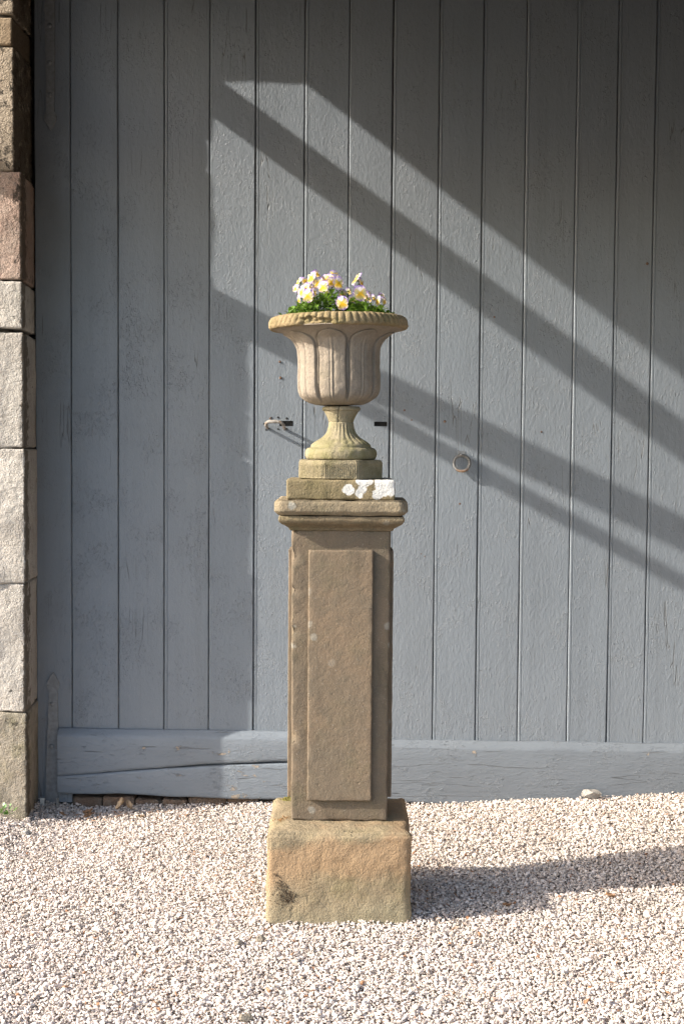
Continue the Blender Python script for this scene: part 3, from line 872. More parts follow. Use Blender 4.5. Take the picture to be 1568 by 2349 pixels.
def block_shape(c, n):
    d = 0.0
    if n.z > 0.3:                                        # top falls away to the worn edges
        e = max(abs(c.x) / BHX, -c.y / BHY * 0.9, c.y / BHY)
        d -= 0.005 * sstep(0.72, 1.0, e)
    if n.y < -0.5: d -= 0.004 * sstep(0.02, 0.16, c.z) + 0.004 * sstep(0.12, 0.24, c.x)
    return d
base = empty('stone_block', (BX, BY, 0.0))
tag(base, 'large rough ochre sandstone block with mossy patches sitting on the gravel', 'stone block')
fstone('block_body', BHX + 0.002, BHY + 0.002, 0.165, 0.020, 0.011, 0.8, M['base'], 0.0042, 15, 4.4, base, (0, 0, 0.126), block_shape, 9.0)
def moss(name, pts, size, mat, parent, seed, n=40):
    for q, p in enumerate(pts): moss1(name, [p], size, mat, parent, seed * 17 + q, n)
def moss1(name, pts, size, mat, parent, seed, n):
    rr = random.Random(seed)
    verts, faces = [], []
    for (x, y, z, nx, ny, nzz) in pts:
        N = Vector((nx, ny, nzz)).normalized()
        A = N.cross(Vector((0.3, 0.2, 0.9))).normalized(); B = N.cross(A)
        for _ in range(n):
            c = Vector((x, y, z)) + A * rr.gauss(0, size) + B * rr.gauss(0, size * 0.7)
            r = rr.uniform(0.0016, 0.0042)
            b0 = len(verts)
            k = 6
            for q in range(k):
                an = 6.283 * q / k + rr.random()
                verts.append(c + (A * math.cos(an) + B * math.sin(an)) * r * rr.uniform(0.7, 1.2) - N * 0.002)
            verts.append(c + N * r * rr.uniform(0.5, 1.4) + A * rr.uniform(-0.4, 0.4) * r)
            for q in range(k): faces.append((b0 + q, b0 + (q + 1) % k, b0 + k))
    return tag(obj(name, verts, faces, mat, parent, smooth=False), kind='stuff')
fy = -BHY - 0.001
moss('moss_patch', [(-0.178, fy, 0.122, 0, -1, 0), (-0.172, fy, 0.100, 0, -1, 0), (-0.188, fy, 0.087, 0, -1, 0), (-0.168, fy, 0.082, 0, -1, 0), (-0.150, fy, 0.080, 0, -1, 0), (-0.143, fy, 0.092, 0, -1, 0)], 0.009, M['moss_brown'], base, 1, 90)
moss('moss_patch', [(-0.200, fy, 0.068, 0, -1, 0), (-0.185, fy, 0.055, 0, -1, 0), (-0.095, fy, 0.143, 0, -1, 0), (-0.195, fy, 0.155, 0, -1, 0)], 0.005, M['moss_brown'], base, 2, 14)
moss('moss_patch', [(-0.165, -0.155, 0.281, 0, -0.2, 1), (-0.19, -0.15, 0.279, 0, 0, 1), (-0.12, -0.170, 0.281, 0, -0.2, 1), (-0.14, -0.175, 0.281, 0, -0.2, 1)], 0.014, M['moss_rust'], base, 3, 40)
moss('moss_patch', [(-0.172, -0.055, 0.290, 0, 0, 1), (-0.185, -0.085, 0.289, 0, 0, 1)], 0.011, M['moss_rust'], base, 5, 55)
moss('moss_patch', [(-0.172, 0.185, 0.290, 0, 0, 1), (-0.180, 0.17, 0.289, 0, 0, 1)], 0.010, M['moss_green'], base, 4, 90)

# ------------------------------------------------------------------ pedestal
SX, SY, SHX, SHY = -0.0018, 4.265, 0.1565, 0.115
ped = empty('pedestal', (SX, SY, 0.292))
tag(ped, 'tall square brown sandstone pedestal with raised panels and moulded cap', 'pedestal')
Z0 = 0.292
def shaft_chip(c, n):
    d = 0.0
    t = 1.0 + 0.012 * (c.z / 0.47)
    d += (t - 1.0) * abs(c.x) * abs(n.x)
    if c.x < -SHX + 0.016 and c.y < -SHY + 0.016:        # battered left arris
        k = max(0.0, nz(c.z * 31, 7.7) + 0.5 * nz(c.z * 9, 1.7) - 0.1) * 0.030 * sstep(-0.1, 0.35, c.z + 0.25 * nz(c.z * 5, 3.1)) + max(0.0, nz(c.z * 17, 2.7) - 0.33) * 0.045
        d -= k
    return d
fstone('shaft', SHX, SHY, 0.470, 0.0078, 0.0125, 0.9, M['shaft_dark'], 0.0012, 22, 8.1, ped, (0, 0, 0.470), shaft_chip, 30.0)
pz, phz = 0.763, 0.403
fstone('panel', 0.1025, 0.009, phz, 0.0048, 0.012, 0.9, M['shaft'], 0.0008, 25, 9.3, ped, (-0.0005, -SHY - 0.0065, pz - Z0), None, 30.0)
fstone('panel', 0.1025, 0.009, phz, 0.0035, 0.03, 0.5, M['shaft'], 0.0008, 25, 9.9, ped, (0, SHY + 0.0065, pz - Z0))
for s in (-1, 1):
    fstone('panel', 0.009, 0.066, phz, 0.0035, 0.02, 0.7, M['shaft'], 0.0008, 25, 11.0 + s, ped, (s * (SHX + 0.0035), 0, pz - Z0 - 0.004))

def rect_ring(hx, hy, z, rc, nc=4, ns=26, chamfer=False):
    pts = []
    for q, (sx, sy) in enumerate(((1, 1), (-1, 1), (-1, -1), (1, -1))):
        cx, cy = sx * (hx - rc), sy * (hy - rc)
        a0 = q * math.pi / 2
        arc = []
        for k in range(nc + 1):
            an = a0 + (math.pi / 2) * k / nc
            if chamfer:
                f = k / nc
                p0 = (cx + rc * math.cos(a0), cy + rc * math.sin(a0)); p1 = (cx + rc * math.cos(a0 + math.pi / 2), cy + rc * math.sin(a0 + math.pi / 2))
                arc.append((p0[0] + (p1[0] - p0[0]) * f, p0[1] + (p1[1] - p0[1]) * f))
            else:
                arc.append((cx + rc * math.cos(an), cy + rc * math.sin(an)))
        pts += arc
        nx_ = ((-1, 1), (-1, -1), (1, -1), (1, 1))[q]
        ex, ey = nx_[0] * (hx - rc), nx_[1] * (hy - rc)
        a1 = a0 + math.pi / 2
        st = arc[-1]; en = (ex + rc * math.cos(a1), ey + rc * math.sin(a1))
        for k in range(1, ns): pts.append((st[0] + (en[0] - st[0]) * k / ns, st[1] + (en[1] - st[1]) * k / ns))
    return [(x, y, z) for x, y in pts]

dxy = SHX - SHY
prof = resample([(0.158, 1.227), (0.1655, 1.2300), (0.1660, 1.2350), (0.170, 1.2375), (0.177, 1.2420), (0.188, 1.2480), (0.1965, 1.2550), (0.2000, 1.2630), (0.1985, 1.2700), (0.194, 1.2745), (0.16, 1.2750)], 0.003)
rings = [rect_ring(h, h - dxy, z - Z0, 0.006) for h, z in prof]
a, b = loft(rings)
me = mesh_of('moulding', a, b)
displace(me, lambda c, n: 0.0016 * fbm(c + Vector((3, 1, 2)), 24, 4, 0.8) - 0.004 * max(0, fbm(c, 30, 2) - 0.45))
link('moulding', me, M['mould'], ped)
prof = resample([(0.15, 1.2770), (0.1975, 1.2775), (0.2000, 1.2790), (0.2085, 1.2880), (0.2105, 1.2905), (0.2108, 1.300), (0.2105, 1.313), (0.2085, 1.3205), (0.203, 1.3240), (0.196, 1.3250), (0.10, 1.3255)], 0.0035)
rings = [rect_ring(h, h - dxy, z - Z0, 0.018, 4, 34, True) for h, z in prof]
a, b = loft(rings)
me = mesh_of('cap_slab', a, b)
displace(me, lambda c, n: 0.0022 * fbm(c + Vector((7, 1, 2)), 20, 4, 0.8) - 0.006 * max(0, fbm(c, 18, 3) - 0.4))
link('cap_slab', me, M['cap'], ped)

# ------------------------------------------------------------------ loose plinth slab
pl = empty('plinth_slab', (-0.005, 4.265, 1.3262))
tag(pl, 'thin ochre stone slab with white lime patches between pedestal cap and urn', 'stone slab')
fstone('slab_body', 0.1712, 0.145, 0.0318, 0.0075, 0.009, 0.8, M['plinth'], 0.0022, 22, 15.2, pl, (0, 0, 0.0318), None, 20.0)

# ------------------------------------------------------------------ urn
UY = 4.268
urn = empty('garden_urn', (-0.006, UY, 1.3905))
tag(urn, 'weathered stone campana urn with leaf carved bowl on octagonal foot', 'urn')
UZ = 1.3905
def wrap(a): return (a + math.pi) % (2 * math.pi) - math.pi
FRONT = -math.pi / 2                                    # theta that looks at the camera (-y)
# octagonal foot
prof = resample([(0.09, 1.3912), (0.131, 1.3915), (0.1345, 1.394), (0.1345, 1.41), (0.1345, 1.435), (0.1338, 1.443), (0.130, 1.4495), (0.124, 1.4518), (0.05, 1.4525)], 0.0032)
def oct_fn(th, r, z, i):
    a = ((th - FRONT + math.pi / 8) % (math.pi / 4)) - math.pi / 8
    rr = r / math.cos(a)
    corner = abs(a) / (math.pi / 8)
    rr -= 0.0022 * sstep(0.93, 1.0, corner)
    rel = wrap(th - FRONT)
    x = r * math.tan(a)
    comb = 0.0
    if 1.394 < z < 1.437 and r > 0.13:
        amp = 0.0013 if abs(rel) > math.pi / 8 else 0.0015
        comb = amp * (math.sin(x * 2 * math.pi / 0.0062 + 0.6 * nz(x * 40, z * 30)) - 1) * sstep(1.394, 1.398, z) * sstep(1.437, 1.433, z)
        comb -= 0.0016 * max(0, nz(x * 130, z * 130, rel)) if abs(rel) < math.pi / 8 else 0
    return rr - r + comb
a, b = lathe(prof, 640, oct_fn)
a = [(x, y, z - UZ) for x, y, z in a]
me = mesh_of('octagonal_foot', a, b)
displace(me, lambda c, n: 0.0013 * fbm(c + Vector((1, 4, 2)), 30, 4, 0.8))
link('octagonal_foot', me, M['octagon'], urn)
# spreading stem with flutes
prof = resample([(0.08, 1.4528), (0.108, 1.4534), (0.1135, 1.4565), (0.1165, 1.465), (0.1168, 1.474), (0.1145, 1.4825), (0.109, 1.4885), (0.101, 1.4910), (0.0978, 1.4940), (0.0968, 1.4990), (0.0905, 1.5050),
                 (0.079, 1.5128), (0.066, 1.5210), (0.0545, 1.5310), (0.0472, 1.5410), (0.0437, 1.5510), (0.0415, 1.5620), (0.0402, 1.5725), (0.0385, 1.5742), (0.0402, 1.5758), (0.044, 1.5860), (0.0507, 1.5990), (0.0548, 1.6065), (0.0552, 1.6095),
                 (0.0598, 1.6112), (0.0618, 1.6160), (0.0600, 1.6215), (0.0530, 1.6245), (0.03, 1.6262)], 0.0022)
def stem_fn(th, r, z, i):
    rel = wrap(th - FRONT)
    d = 0.0
    k = sstep(1.500, 1.510, z) * sstep(1.573, 1.566, z)
    if k: d += 0.0034 * k * (r / 0.06) ** 0.6 * (abs(math.sin(th * 12)) - 0.6) * (0.45 + 0.55 * sstep(-0.5, 0.4, rel))
    if z > 1.573:                                        # the cracked collar
        off = -0.10 - 0.35 * sstep(1.62, 1.59, z) * 0.35 + 0.10 * nz(z * 160, 3.1)
        d -= 0.006 * max(0.0, 1 - abs(rel - off) / 0.055)
    if 1.483 < z < 1.5 and rel > 0.15: d -= 0.003 * max(0, nz(rel * 6, z * 80))
    return d
a, b = lathe(prof, 300, stem_fn)
a = [(x, y, z - UZ) for x, y, z in a]
me = mesh_of('fluted_stem', a, b)
displace(me, lambda c, n: 0.0012 * fbm(c + Vector((9, 4, 2)), 28, 4, 0.8))
link('fluted_stem', me, M['foot'], urn, loc=(0.001, 0, 0))
# leaf carved bowl, tilted a little on its stem
BZ = 1.6285
bowl_prof = resample([(0.02, 1.6275), (0.05, 1.6282), (0.078, 1.6315), (0.0965, 1.6385), (0.1095, 1.6480), (0.1180, 1.6600), (0.1225, 1.6740), (0.1245, 1.6900), (0.1250, 1.7050), (0.1243, 1.7420), (0.1238, 1.7650), (0.1245, 1.7900), (0.1275, 1.8120), (0.1330, 1.8255), (0.1410, 1.8370), (0.153, 1.8475), (0.168, 1.8570), (0.185, 1.8650), (0.200, 1.8705), (0.213, 1.8740), (0.205, 1.8790)], 0.0026)
ROT0 = FRONT - R(9)
def bowl_fn(th, r, z, i):
    if r < 0.03: return 0.0
    h = (z - 1.6285) / (1.872 - 1.6285)
    ph = (((th - ROT0) / (math.pi / 4) + 0.5) % 1.0) - 0.5
    s = abs(ph) * 2
    w = 0.90 - 0.05 * math.sin(h * 3.0)
    top = 0.955
    if h > 0.80: w *= math.sqrt(max(0.0, 1 - ((h - 0.80) / (top - 0.80)) ** 2))
    fade = sstep(0.0, 0.14, h)
    e = sstep(w + 0.05, w - 0.05, s) if w > 0.01 else 0.0
    d = 0.0068 * e * fade
    d -= 0.0062 * max(0.0, 1 - abs(s - (w + 0.055)) / 0.055) * fade * sstep(0.02, 0.2, w)      # cut round each leaf
    if e > 0:
        d += 0.0026 * (1 - (s / max(w, 0.2)) ** 2) * e * fade
        mid = sstep(0.03, 0.12, h) * sstep(0.93, 0.80, h)
        d += 0.0018 * mid * math.exp(-(s / 0.035) ** 2) - 0.0022 * mid * math.exp(-((s - 0.115) / 0.04) ** 2)
        lob = sstep(0.25, 0.5, h) * sstep(0.9, 0.75, h)
        d -= 0.0006 * lob * math.exp(-((s - 0.52) / 0.06) ** 2)
    if s > w + 0.11: d += 0.003 * (1 - h) * fade                                              # tongue between the leaves
    return d
a, b = lathe(bowl_prof, 400, bowl_fn)
bowl_me = mesh_of('carved_bowl', [(x, y, z - BZ) for x, y, z in a], b)
displace(bowl_me, lambda c, n: 0.0014 * fbm(c + Vector((2, 8, 2)), 32, 4, 0.75))
TILT = (0.0, R(-0.9), 0.0)
BL = (-0.0065, 0, BZ - UZ)
bowl = link('carved_bowl', bowl_me, M['bowl'], urn, loc=BL, rot=TILT)
# rope gadrooned rim, broken along its lower front
rim_prof = resample([(0.188, 1.8712), (0.205, 1.8718), (0.2170, 1.8722), (0.2200, 1.8728), (0.2218, 1.8752), (0.2240, 1.8800), (0.2248, 1.8870), (0.2240, 1.8950), (0.2205, 1.9045), (0.2140, 1.9105), (0.2055, 1.9128), (0.197, 1.9110), (0.189, 1.9040), (0.184, 1.893), (0.178, 1.87), (0.165, 1.862)], 0.0021)
def rim_fn(th, r, z, i):
    rel = wrap(th - FRONT)
    d = 0.0
    if r > 0.2 and z > 1.874:
        k = sstep(1.876, 1.884, z) * sstep(0.2, 0.208, r)
        x = (rel * 31.0 + (z - 1.89) * 62.0 * math.sin(rel) * 1.2) / math.pi
        fr = x - math.floor(x)
        d += k * (0.0055 * (math.sin(math.pi * fr)) ** 0.6 - 0.0040)
        if z < 1.8825: d += 0.0012
    ch = sstep(-0.63, -0.5, rel) * sstep(-0.02, -0.12, rel) 
    zz = 1.8965 + 0.004 * nz(rel * 9, 3) - 0.010 * sstep(-0.40, -0.05, rel)
    if ch and z < zz + 0.003 and r > 0.195:
        d -= (0.013 + 0.006 * nz(rel * 14, z * 160)) * ch * sstep(zz + 0.003, zz - 0.003, z) * sstep(0.195, 0.215, r)
    d -= 0.004 * max(0, nz(rel * 5 + 3, z * 20) - 0.25)
    return d
a, b = lathe(rim_prof, 868, rim_fn)
rim_me = mesh_of('gadrooned_rim', [(x, y, z - BZ) for x, y, z in a], b)
displace(rim_me, lambda c, n: 0.0012 * fbm(c + Vector((2, 3, 7)), 36, 4, 0.75))
link('gadrooned_rim', rim_me, M['rim'], urn, loc=BL, rot=TILT)

UC = Vector((-0.0155, UY, 1.892))
sv, sf = [], []
for i in range(9):
    for j in range(40):
        r = 0.186 * i / 8
        th = 2 * math.pi * j / 40
        x, y = r * math.cos(th), r * math.sin(th)
        sv.append((x, y, 0.016 * (1 - (r / 0.186) ** 2) + 0.004 * nz(x * 40, y * 40) - 0.004))
for i in range(8):
    for j in range(40):
        sf.append((i * 40 + j, i * 40 + (j + 1) % 40, (i + 1) * 40 + (j + 1) % 40, (i + 1) * 40 + j))
tag(obj('soil', sv, sf, M['soil'], loc=UC), 'dark potting soil filling the stone urn', 'soil', kind='stuff')

# ------------------------------------------------------------------ violas
def petal_mesh(name, L, W, mat, cup, ruffle, fat=0.62):
    nu, nv = 9, 9
    verts, faces, al, rm = [], [], [], []
    for i in range(nu + 1):
        s = i / nu
        wd = W * (math.sin(math.pi * min(1, (0.06 + 0.94 * s) ** fat * 0.5 + 0.0)) if s < 0.55 else math.sqrt(max(0.0, 1 - ((s - 0.55) / 0.47) ** 2)))
        wd = W * max(0.16, (s / 0.55) ** 0.8) if s < 0.55 else wd
        for j in range(nv + 1):
            t = j / nv * 2 - 1
            y = L * s * (1 - 0.10 * t * t * s)
            x = wd * t
            z = cup * (t * t * 0.5 * s - s * s * 0.9) * L + ruffle * math.sin(t * 7 + s * 3) * s * s
            verts.append((x, y, z)); al.append(s); rm.append(max(s ** 1.5, abs(t) ** 2 * s ** 0.5 * 0.95))
    for i in range(nu):
        for j in range(nv):
            a = i * (nv + 1) + j
            faces.append((a, a + 1, a + nv + 2, a + nv + 1))
    me = mesh_of(name, verts, faces)
    for nm, vals in (('along', al), ('rimness', rm)):
        at = me.attributes.new(nm, 'FLOAT', 'POINT'); at.data.foreach_set('value', vals)
    me.materials.append(mat)
    return me
PT = petal_mesh('petal_upper', 0.0165, 0.0095, M['petal_top'], 0.15, 0.0006)
PS = petal_mesh('petal_side', 0.0145, 0.0082, M['petal_side'], 0.2, 0.0006)
PLW = petal_mesh('petal_lower', 0.0165, 0.0115, M['petal_low'], 0.28, 0.0010)
a, b = lathe(resample([(0.0004, -0.009), (0.0022, -0.007), (0.0030, -0.003), (0.0024, 0.0), (0.0004, 0.0006)], 0.002), 8)
EYE = mesh_of('flower', a, b); EYE.materials.append(M['stem'])

def px(x, y, Y):
    """metres on the plane Y for a spot noted on the close-up of the flowers"""
    dx = (1130 + x / 3.5636) / 1.74362; dy = (1060 + y / 3.5636) / 1.74362
    k = Y / 3000.0 * 1.0
    return (dx - 784) * k + 0.0, 1.5 + (1020 - dy) * k
flowers = [  # spot, depth, yaw (deg, + to the right), tilt, size, plant
    (205, 265, 4.24, -70, 10, 0.95, 0), (165, 345, 4.22, -40, 5, 0.75, 0), (290, 240, 4.30, 40, 20, 0.85, 0), (390, 190, 4.23, -45, 12, 1.0, 0), (465, 140, 4.27, 55, 10, 0.8, 0),
    (485, 265, 4.22, -25, 0, 1.0, 0), (552, 320, 4.17, -18, 2, 1.12, 0), (632, 205, 4.23, -15, 15, 1.02, 0), (705, 150, 4.30, 20, 25, 0.9, 0), (770, 265, 4.19, 30, -5, 1.08, 0),
    (245, 395, 4.20, -50, -5, 1.0, 0), (335, 450, 4.15, -20, -5, 1.12, 0), (350, 320, 4.29, 160, 10, 0.8, 0), (425, 400, 4.18, 40, 0, 0.7, 0), (210, 500, 4.19, -60, -20, 0.6, 0),
    (822, 545, 4.13, -5, -8, 1.1, 1), (1020, 225, 4.24, -75, 25, 0.95, 1), (1095, 265, 4.24, 65, 0, 0.85, 1), (1078, 405, 4.19, 10, -5, 1.15, 1), (830, 415, 4.30, 170, 20, 0.8, 1),
    (918, 385, 4.27, 130, 5, 0.7, 1), (1160, 455, 4.22, 150, 0, 0.8, 1), (1215, 490, 4.20, 100, -5, 0.85, 1), (1330, 515, 4.20, -60, 0, 0.9, 1), (1415, 520, 4.22, 60, -5, 0.85, 1), (1385, 445, 4.25, 140, 30, 0.7, 1), (985, 490, 4.2, 190, -20, 0.7, 1), (690, 300, 4.27, 200, 0, 0.5, 0),
    (560, 215, 4.27, -30, 12, 0.85, 0), (670, 250, 4.22, 10, 5, 0.95, 0), (300, 340, 4.21, -35, 5, 0.9, 0), (440, 300, 4.25, -60, 0, 0.85, 0), (735, 205, 4.25, 35, 15, 0.9, 0), (400, 460, 4.17, 25, -10, 0.65, 0),
    (1190, 420, 4.24, 20, 10, 0.6, 1), (955, 495, 4.2, 40, -10, 0.6, 1), (1130, 330, 4.25, 80, 5, 0.75, 1), (1045, 175, 4.25, -60, 30, 0.8, 1), (1270, 470, 4.23, 120, 0, 0.55, 1), (600, 390, 4.2, 10, -10, 0.5, 0)]
plants = []
for nm, cx, lab in (('viola_plant', -0.075, 'viola plant with crowded lilac and cream flowers at the left of the urn'), ('viola_plant', 0.075, 'viola plant with sparser yellow and white flowers at the right of the urn')):
    p = empty(nm, (UC.x + cx, UC.y - 0.03, UC.z + 0.008))
    tag(p, lab, 'flower plant', 'violas planted in the urn')
    plants.append(p)
stem_v = [[], []]; stem_f = [[], []]
for k, (fx, fyy, Y, yaw, tilt, sz, pi) in enumerate(flowers):
    x, z = px(fx, fyy, Y)
    P = plants[pi]
    loc = Vector((x, Y, z)) - P.location
    fl = link('flower', EYE, None, P)
    fl.location = loc
    # local +z is the face of the flower, local +y its top
    q = Matrix.Rotation(R(yaw), 4, 'Z') @ Matrix.Rotation(R(90 - tilt), 4, 'X') @ Matrix.Rotation(R(random.uniform(-12, 12)), 4, 'Z')
    fl.matrix_local = Matrix.Translation(loc) @ q @ Matrix.Scale(sz * random.uniform(1.15, 1.42), 4)
    for (pm, ang, dz, ox) in ((PT, 24, -0.0022, 0.0), (PT, -24, -0.0012, 0.0), (PS, 88, 0.0, 0.0), (PS, -88, 0.0004, 0.0), (PLW, 180, 0.0010, 0.0)):
        pe = link('petal', pm, None, fl)
        pe.location = (0, 0.0, dz + 0.001)
        pe.rotation_euler = (R(random.uniform(-8, 8)) + (R(-12) if pm is PT else 0), R(random.uniform(-8, 8)), R(ang + random.uniform(-7, 7)))
    face = q @ Vector((0, 0, 1))
    top = loc - face * 0.008
    ground = Vector((loc.x * 0.65 + random.uniform(-0.01, 0.01), random.uniform(-0.02, 0.05), -0.01))
    mid = top * 0.6 + ground * 0.4 + Vector((random.uniform(-0.008, 0.008), random.uniform(-0.008, 0.008), 0.012)) - face * 0.006
    pts = [ground, ground.lerp(mid, 0.5), mid, mid.lerp(top, 0.6) + Vector((0, 0, 0.004)), top + Vector((0, 0, 0.001))]
    a, b = tube(pts, 0.0011, 5)
    o = len(stem_v[pi])
    stem_v[pi] += a; stem_f[pi] += [tuple(i + o for i in f) for f in b]
for pi in (0, 1):
    tag(obj('stems', stem_v[pi], stem_f[pi], M['stem'], plants[pi]), kind='stuff')
    verts, faces = [], []
    rr = random.Random(50 + pi)
    for k in range(820 if pi == 0 else 780):
        gx = rr.gauss(0.0, 0.050) if pi == 0 else rr.gauss(0.012, 0.050)
        gy = rr.gauss(-0.01, 0.045)
        wx = gx + plants[pi].location.x - UC.x; wy = gy + plants[pi].location.y - UC.y
        if math.hypot(wx, wy) > 0.182: continue
        hmax = (0.088 if pi == 0 else 0.068) * max(0.15, 1 - (wx / 0.185) ** 2) * (1.0 if pi == 0 else 0.95)
        hz = rr.uniform(0.0, 1.0) ** 0.8 * hmax
        c = Vector((gx, gy, hz))
        Lf = rr.uniform(0.010, 0.025) * (1.05 if hz < 0.03 else 0.8); Wf = Lf * rr.uniform(0.24, 0.42)
        yaw = rr.uniform(0, 6.283); el = rr.uniform(-0.25, 1.1)
        d = Vector((math.cos(yaw) * math.cos(el), math.sin(yaw) * math.cos(el), math.sin(el)))
        s = d.cross(Vector((0, 0, 1))).normalized() * Wf
        nrm = s.cross(d).normalized()
        o = len(verts)
        for (l, w, dp) in ((0.0, 0.12, 0), (0.3, 0.8, 0.0), (0.62, 1.0, 0.04), (0.88, 0.55, -0.02), (1.0, 0.08, -0.08)):
            base_p = c + d * (Lf * l) + nrm * (dp * Lf)
            verts += [base_p - s * w + nrm * 0.0018 * w, base_p, base_p + s * w + nrm * 0.0018 * w]
        for i in range(4):
            for j in range(2):
                q0 = o + i * 3 + j
                faces.append((q0, q0 + 1, q0 + 4, q0 + 3))
    tag(obj('foliage', verts, faces, M['leaf'], plants[pi]), kind='stuff')

# ------------------------------------------------------------------ small things on the ground
def leaf_thing(x, y, L, W, rz, tilt, curl, mat, label, z=None, roll=0.0):
    verts, faces = [], []
    n = 8
    for i in range(n + 1):
        s = i / n
        w = W * math.sin(math.pi * (0.04 + 0.94 * s)) ** 0.7 * (1 + 0.25 * math.sin(s * 17))
        for j in range(5):
            t = j / 2 - 1
            verts.append((L * (s - 0.5), w * t, curl * L * ((s - 0.5) ** 2 + 0.5 * t * t) + 0.002 * math.sin(s * 9 + t * 4)))
    for i in range(n):
        for j in range(4):
            a = i * 5 + j
            faces.append((a, a + 1, a + 6, a + 5))
    me = mesh_of('dead_leaf', verts, faces)
    o = link('dead_leaf', me, M[mat])
    md = o.modifiers.new('thick', 'SOLIDIFY'); md.thickness = 0.0006
    o.location = (x, y, (gz(x, y) + 0.004 if z is None else z))
    o.rotation_euler = (roll, tilt, rz)
    tag(o, label, 'leaf', 'dead leaves by the door')
leaf_thing(-0.905, 5.365, 0.052, 0.014, 0.3, -1.0, 0.5, 'dead_leaf_pale', 'tan curled dead leaf standing against the stone sill under the door', 0.0, 0.3)
leaf_thing(-0.875, 5.36, 0.045, 0.013, 2.2, -0.6, 0.4, 'dead_leaf_pale', 'pale dead leaf leaning right beside the tan curled one', -0.005)
leaf_thing(-1.04, 5.34, 0.040, 0.012, 0.2, -0.25, 0.5, 'dead_leaf', 'rust brown dead leaf lying by the door corner just right of hinge strap')
leaf_thing(-1.03, 5.29, 0.048, 0.014, 1.1, -0.15, 0.3, 'dead_leaf', 'large rust brown leaf on the gravel in front of hinge strap')
leaf_thing(-0.81, 5.25, 0.036, 0.012, 0.6, 0.2, 0.3, 'dead_leaf_pale', 'flat tan leaf on sunlit gravel in front of the split rail')
leaf_thing(-1.14, 5.30, 0.03, 0.009, 2.6, -0.3, 0.3, 'dead_leaf', 'small brown leaf beside the metal floor channel')
leaf_thing(0.545, 4.18, 0.030, 0.008, 0.2, 0.1, 0.4, 'dead_leaf', 'dark dead leaf lying within the pedestal shadow on the gravel')
leaf_thing(0.90, 4.28, 0.032, 0.009, -0.2, 0.2, 0.5, 'dead_leaf', 'dark dead leaf at the right edge of the picture in shadow')

def loose_stone(x, y, sx, sy, sz, mat, label, seed, rz=0.0, dz=0.0):
    rr = random.Random(seed)
    bm = bmesh.new()
    for _ in range(26):
        p = Vector((rr.gauss(0, 1), rr.gauss(0, 1), rr.gauss(0, 1))).normalized() * rr.uniform(0.85, 1.0)
        bm.verts.new((p.x * sx / 2, p.y * sy / 2, p.z * sz / 2))
    bmesh.ops.convex_hull(bm, input=bm.verts)
    bmesh.ops.delete(bm, geom=[q for q in bm.verts if not q.link_faces], context='VERTS')
    me = bpy.data.meshes.new('loose_stone'); bm.to_mesh(me); bm.free()
    o = link('loose_stone', me, M[mat], None, (x, y, gz(x, y) + sz * 0.3 + dz), (0.1, 0.08, rz))
    tag(o, label, 'stone', 'larger stones lying on the gravel')
loose_stone(1.035, 5.325, 0.096, 0.05, 0.046, 'quoin_pale', 'flat pale stone chunk against the right door rail', 61.0, 0.1, 0.009)
loose_stone(-0.235, 3.87, 0.040, 0.03, 0.024, 'quoin_grey', 'grey pebble just left of the block in the sunlit gravel', 63.0, 0.7)
loose_stone(-0.30, 3.84, 0.034, 0.028, 0.022, 'quoin_grey', 'smaller grey pebble left of the other grey pebble near the block', 64.0, 1.3)
loose_stone(-0.24, 3.33, 0.042, 0.03, 0.022, 'quoin_grey', 'grey flat stone near the bottom edge of the gravel', 65.0, 0.3)
loose_stone(-1.21, 4.98, 0.05, 0.04, 0.026, 'quoin_pale', 'pale angular stone on the gravel below the wall', 66.0, 0.4)

# thin metal channel in the corner
br = wempty('floor_channel', -1.205, 0.03, -0.045)
tag(br, 'small bright metal floor channel at the foot of hinge strap', 'metal channel')
for du, rz in ((-0.038, 0.2), (0.026, -0.1)):
    vv, ff = block(0.0012 if du > 0 else 0.009, 0.012, 0.030, 0.0006, 0.02)
    obj('channel_flange', vv, ff, M['steel'], br, loc=(du, -0.03, 0.030), rot=(0, 0, rz))
vv, ff = block(0.032, 0.012, 0.0012, 0.0005, 0.02)
obj('channel_web', vv, ff, M['steel'], br, loc=(-0.006, -0.03, 0.012))

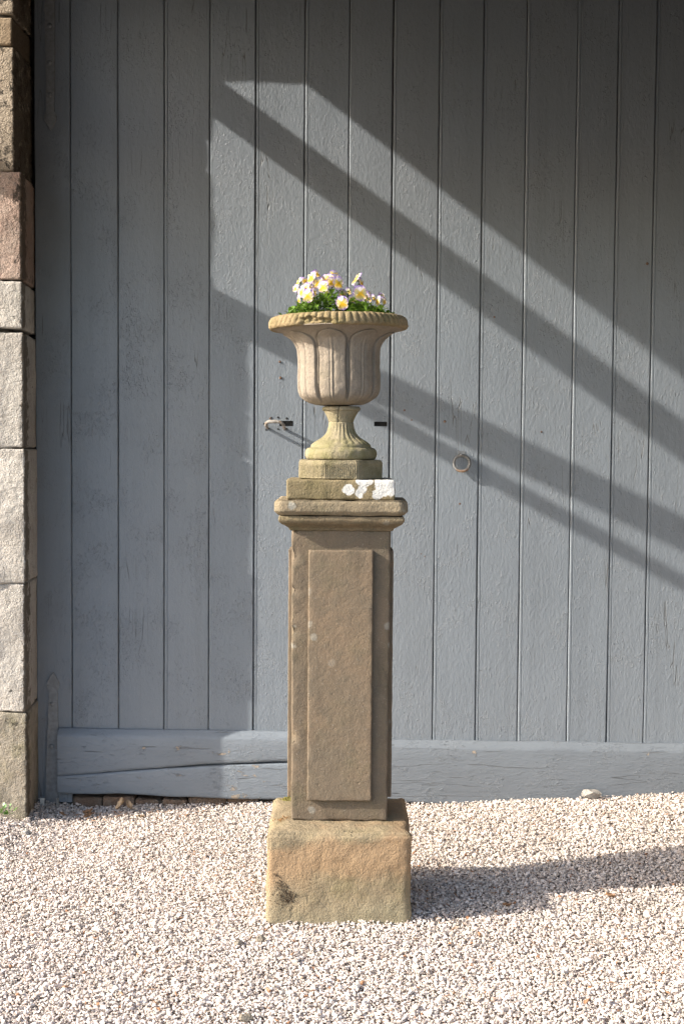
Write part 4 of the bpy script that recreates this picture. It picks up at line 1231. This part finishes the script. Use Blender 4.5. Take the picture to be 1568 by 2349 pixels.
# weed at the foot of the jamb
wd = empty('weed', (-1.345, 5.12, gz(-1.345, 5.12) + 0.004))
tag(wd, 'small green weed growing from gravel at the foot of the stone jamb', 'weed')
verts, faces = [], []
rr = random.Random(5)
for k in range(46):
    yaw = rr.uniform(0, 6.283); el = rr.uniform(0.1, 1.2)
    d = Vector((math.cos(yaw) * math.cos(el), math.sin(yaw) * math.cos(el), math.sin(el)))
    c = d * rr.uniform(0.0, 0.038) + Vector((rr.gauss(0.015, 0.012), 0, 0.004))
    s = d.cross(Vector((0, 0, 1))).normalized()
    Lf = rr.uniform(0.009, 0.017)
    o = len(verts)
    for (l, w) in ((0, 0.1), (0.4, 0.4), (0.75, 0.35), (1, 0.05)):
        verts += [c + d * Lf * l - s * Lf * w, c + d * Lf * l + s * Lf * w]
    for i in range(3): faces.append((o + 2 * i, o + 2 * i + 1, o + 2 * i + 3, o + 2 * i + 2))
tag(obj('leaves', verts, faces, M['weed'], wd), kind='stuff')

# tiny bark flakes, twigs and moss crumbs among the chips
verts, faces = [], []
rr = random.Random(15)
for k in range(170):
    y = rr.uniform(3.2, 5.35); x = rr.uniform(-1, 1) * (y * 0.262 + 0.1)
    if k > 110: x = -1.1 + abs(rr.gauss(0, 0.28)); y = 5.34 - abs(rr.gauss(0, 0.06))
    if abs(x - BX) < BHX and abs(y - BY) < BHY: continue
    c = Vector((x, y, gz(x, y) + 0.0045))
    Lf = rr.uniform(0.005, 0.016); Wf = rr.uniform(0.0012, 0.004); yaw = rr.uniform(0, 6.28)
    d = Vector((math.cos(yaw), math.sin(yaw), rr.uniform(-0.3, 0.5))); s = Vector((-math.sin(yaw), math.cos(yaw), rr.uniform(-0.6, 0.6)))
    o = len(verts)
    verts += [c - d * Lf - s * Wf * 0.3, c - s * Wf, c + d * Lf, c + s * Wf, c + Vector((0, 0, 0.002))]
    faces += [(o, o + 1, o + 4), (o + 1, o + 2, o + 4), (o + 2, o + 3, o + 4), (o + 3, o, o + 4)]
tag(obj('leaf_litter', verts, faces, M['dead_leaf'], smooth=False), 'tiny brown flakes of leaf and bark scattered over the gravel', 'leaf litter', kind='stuff')
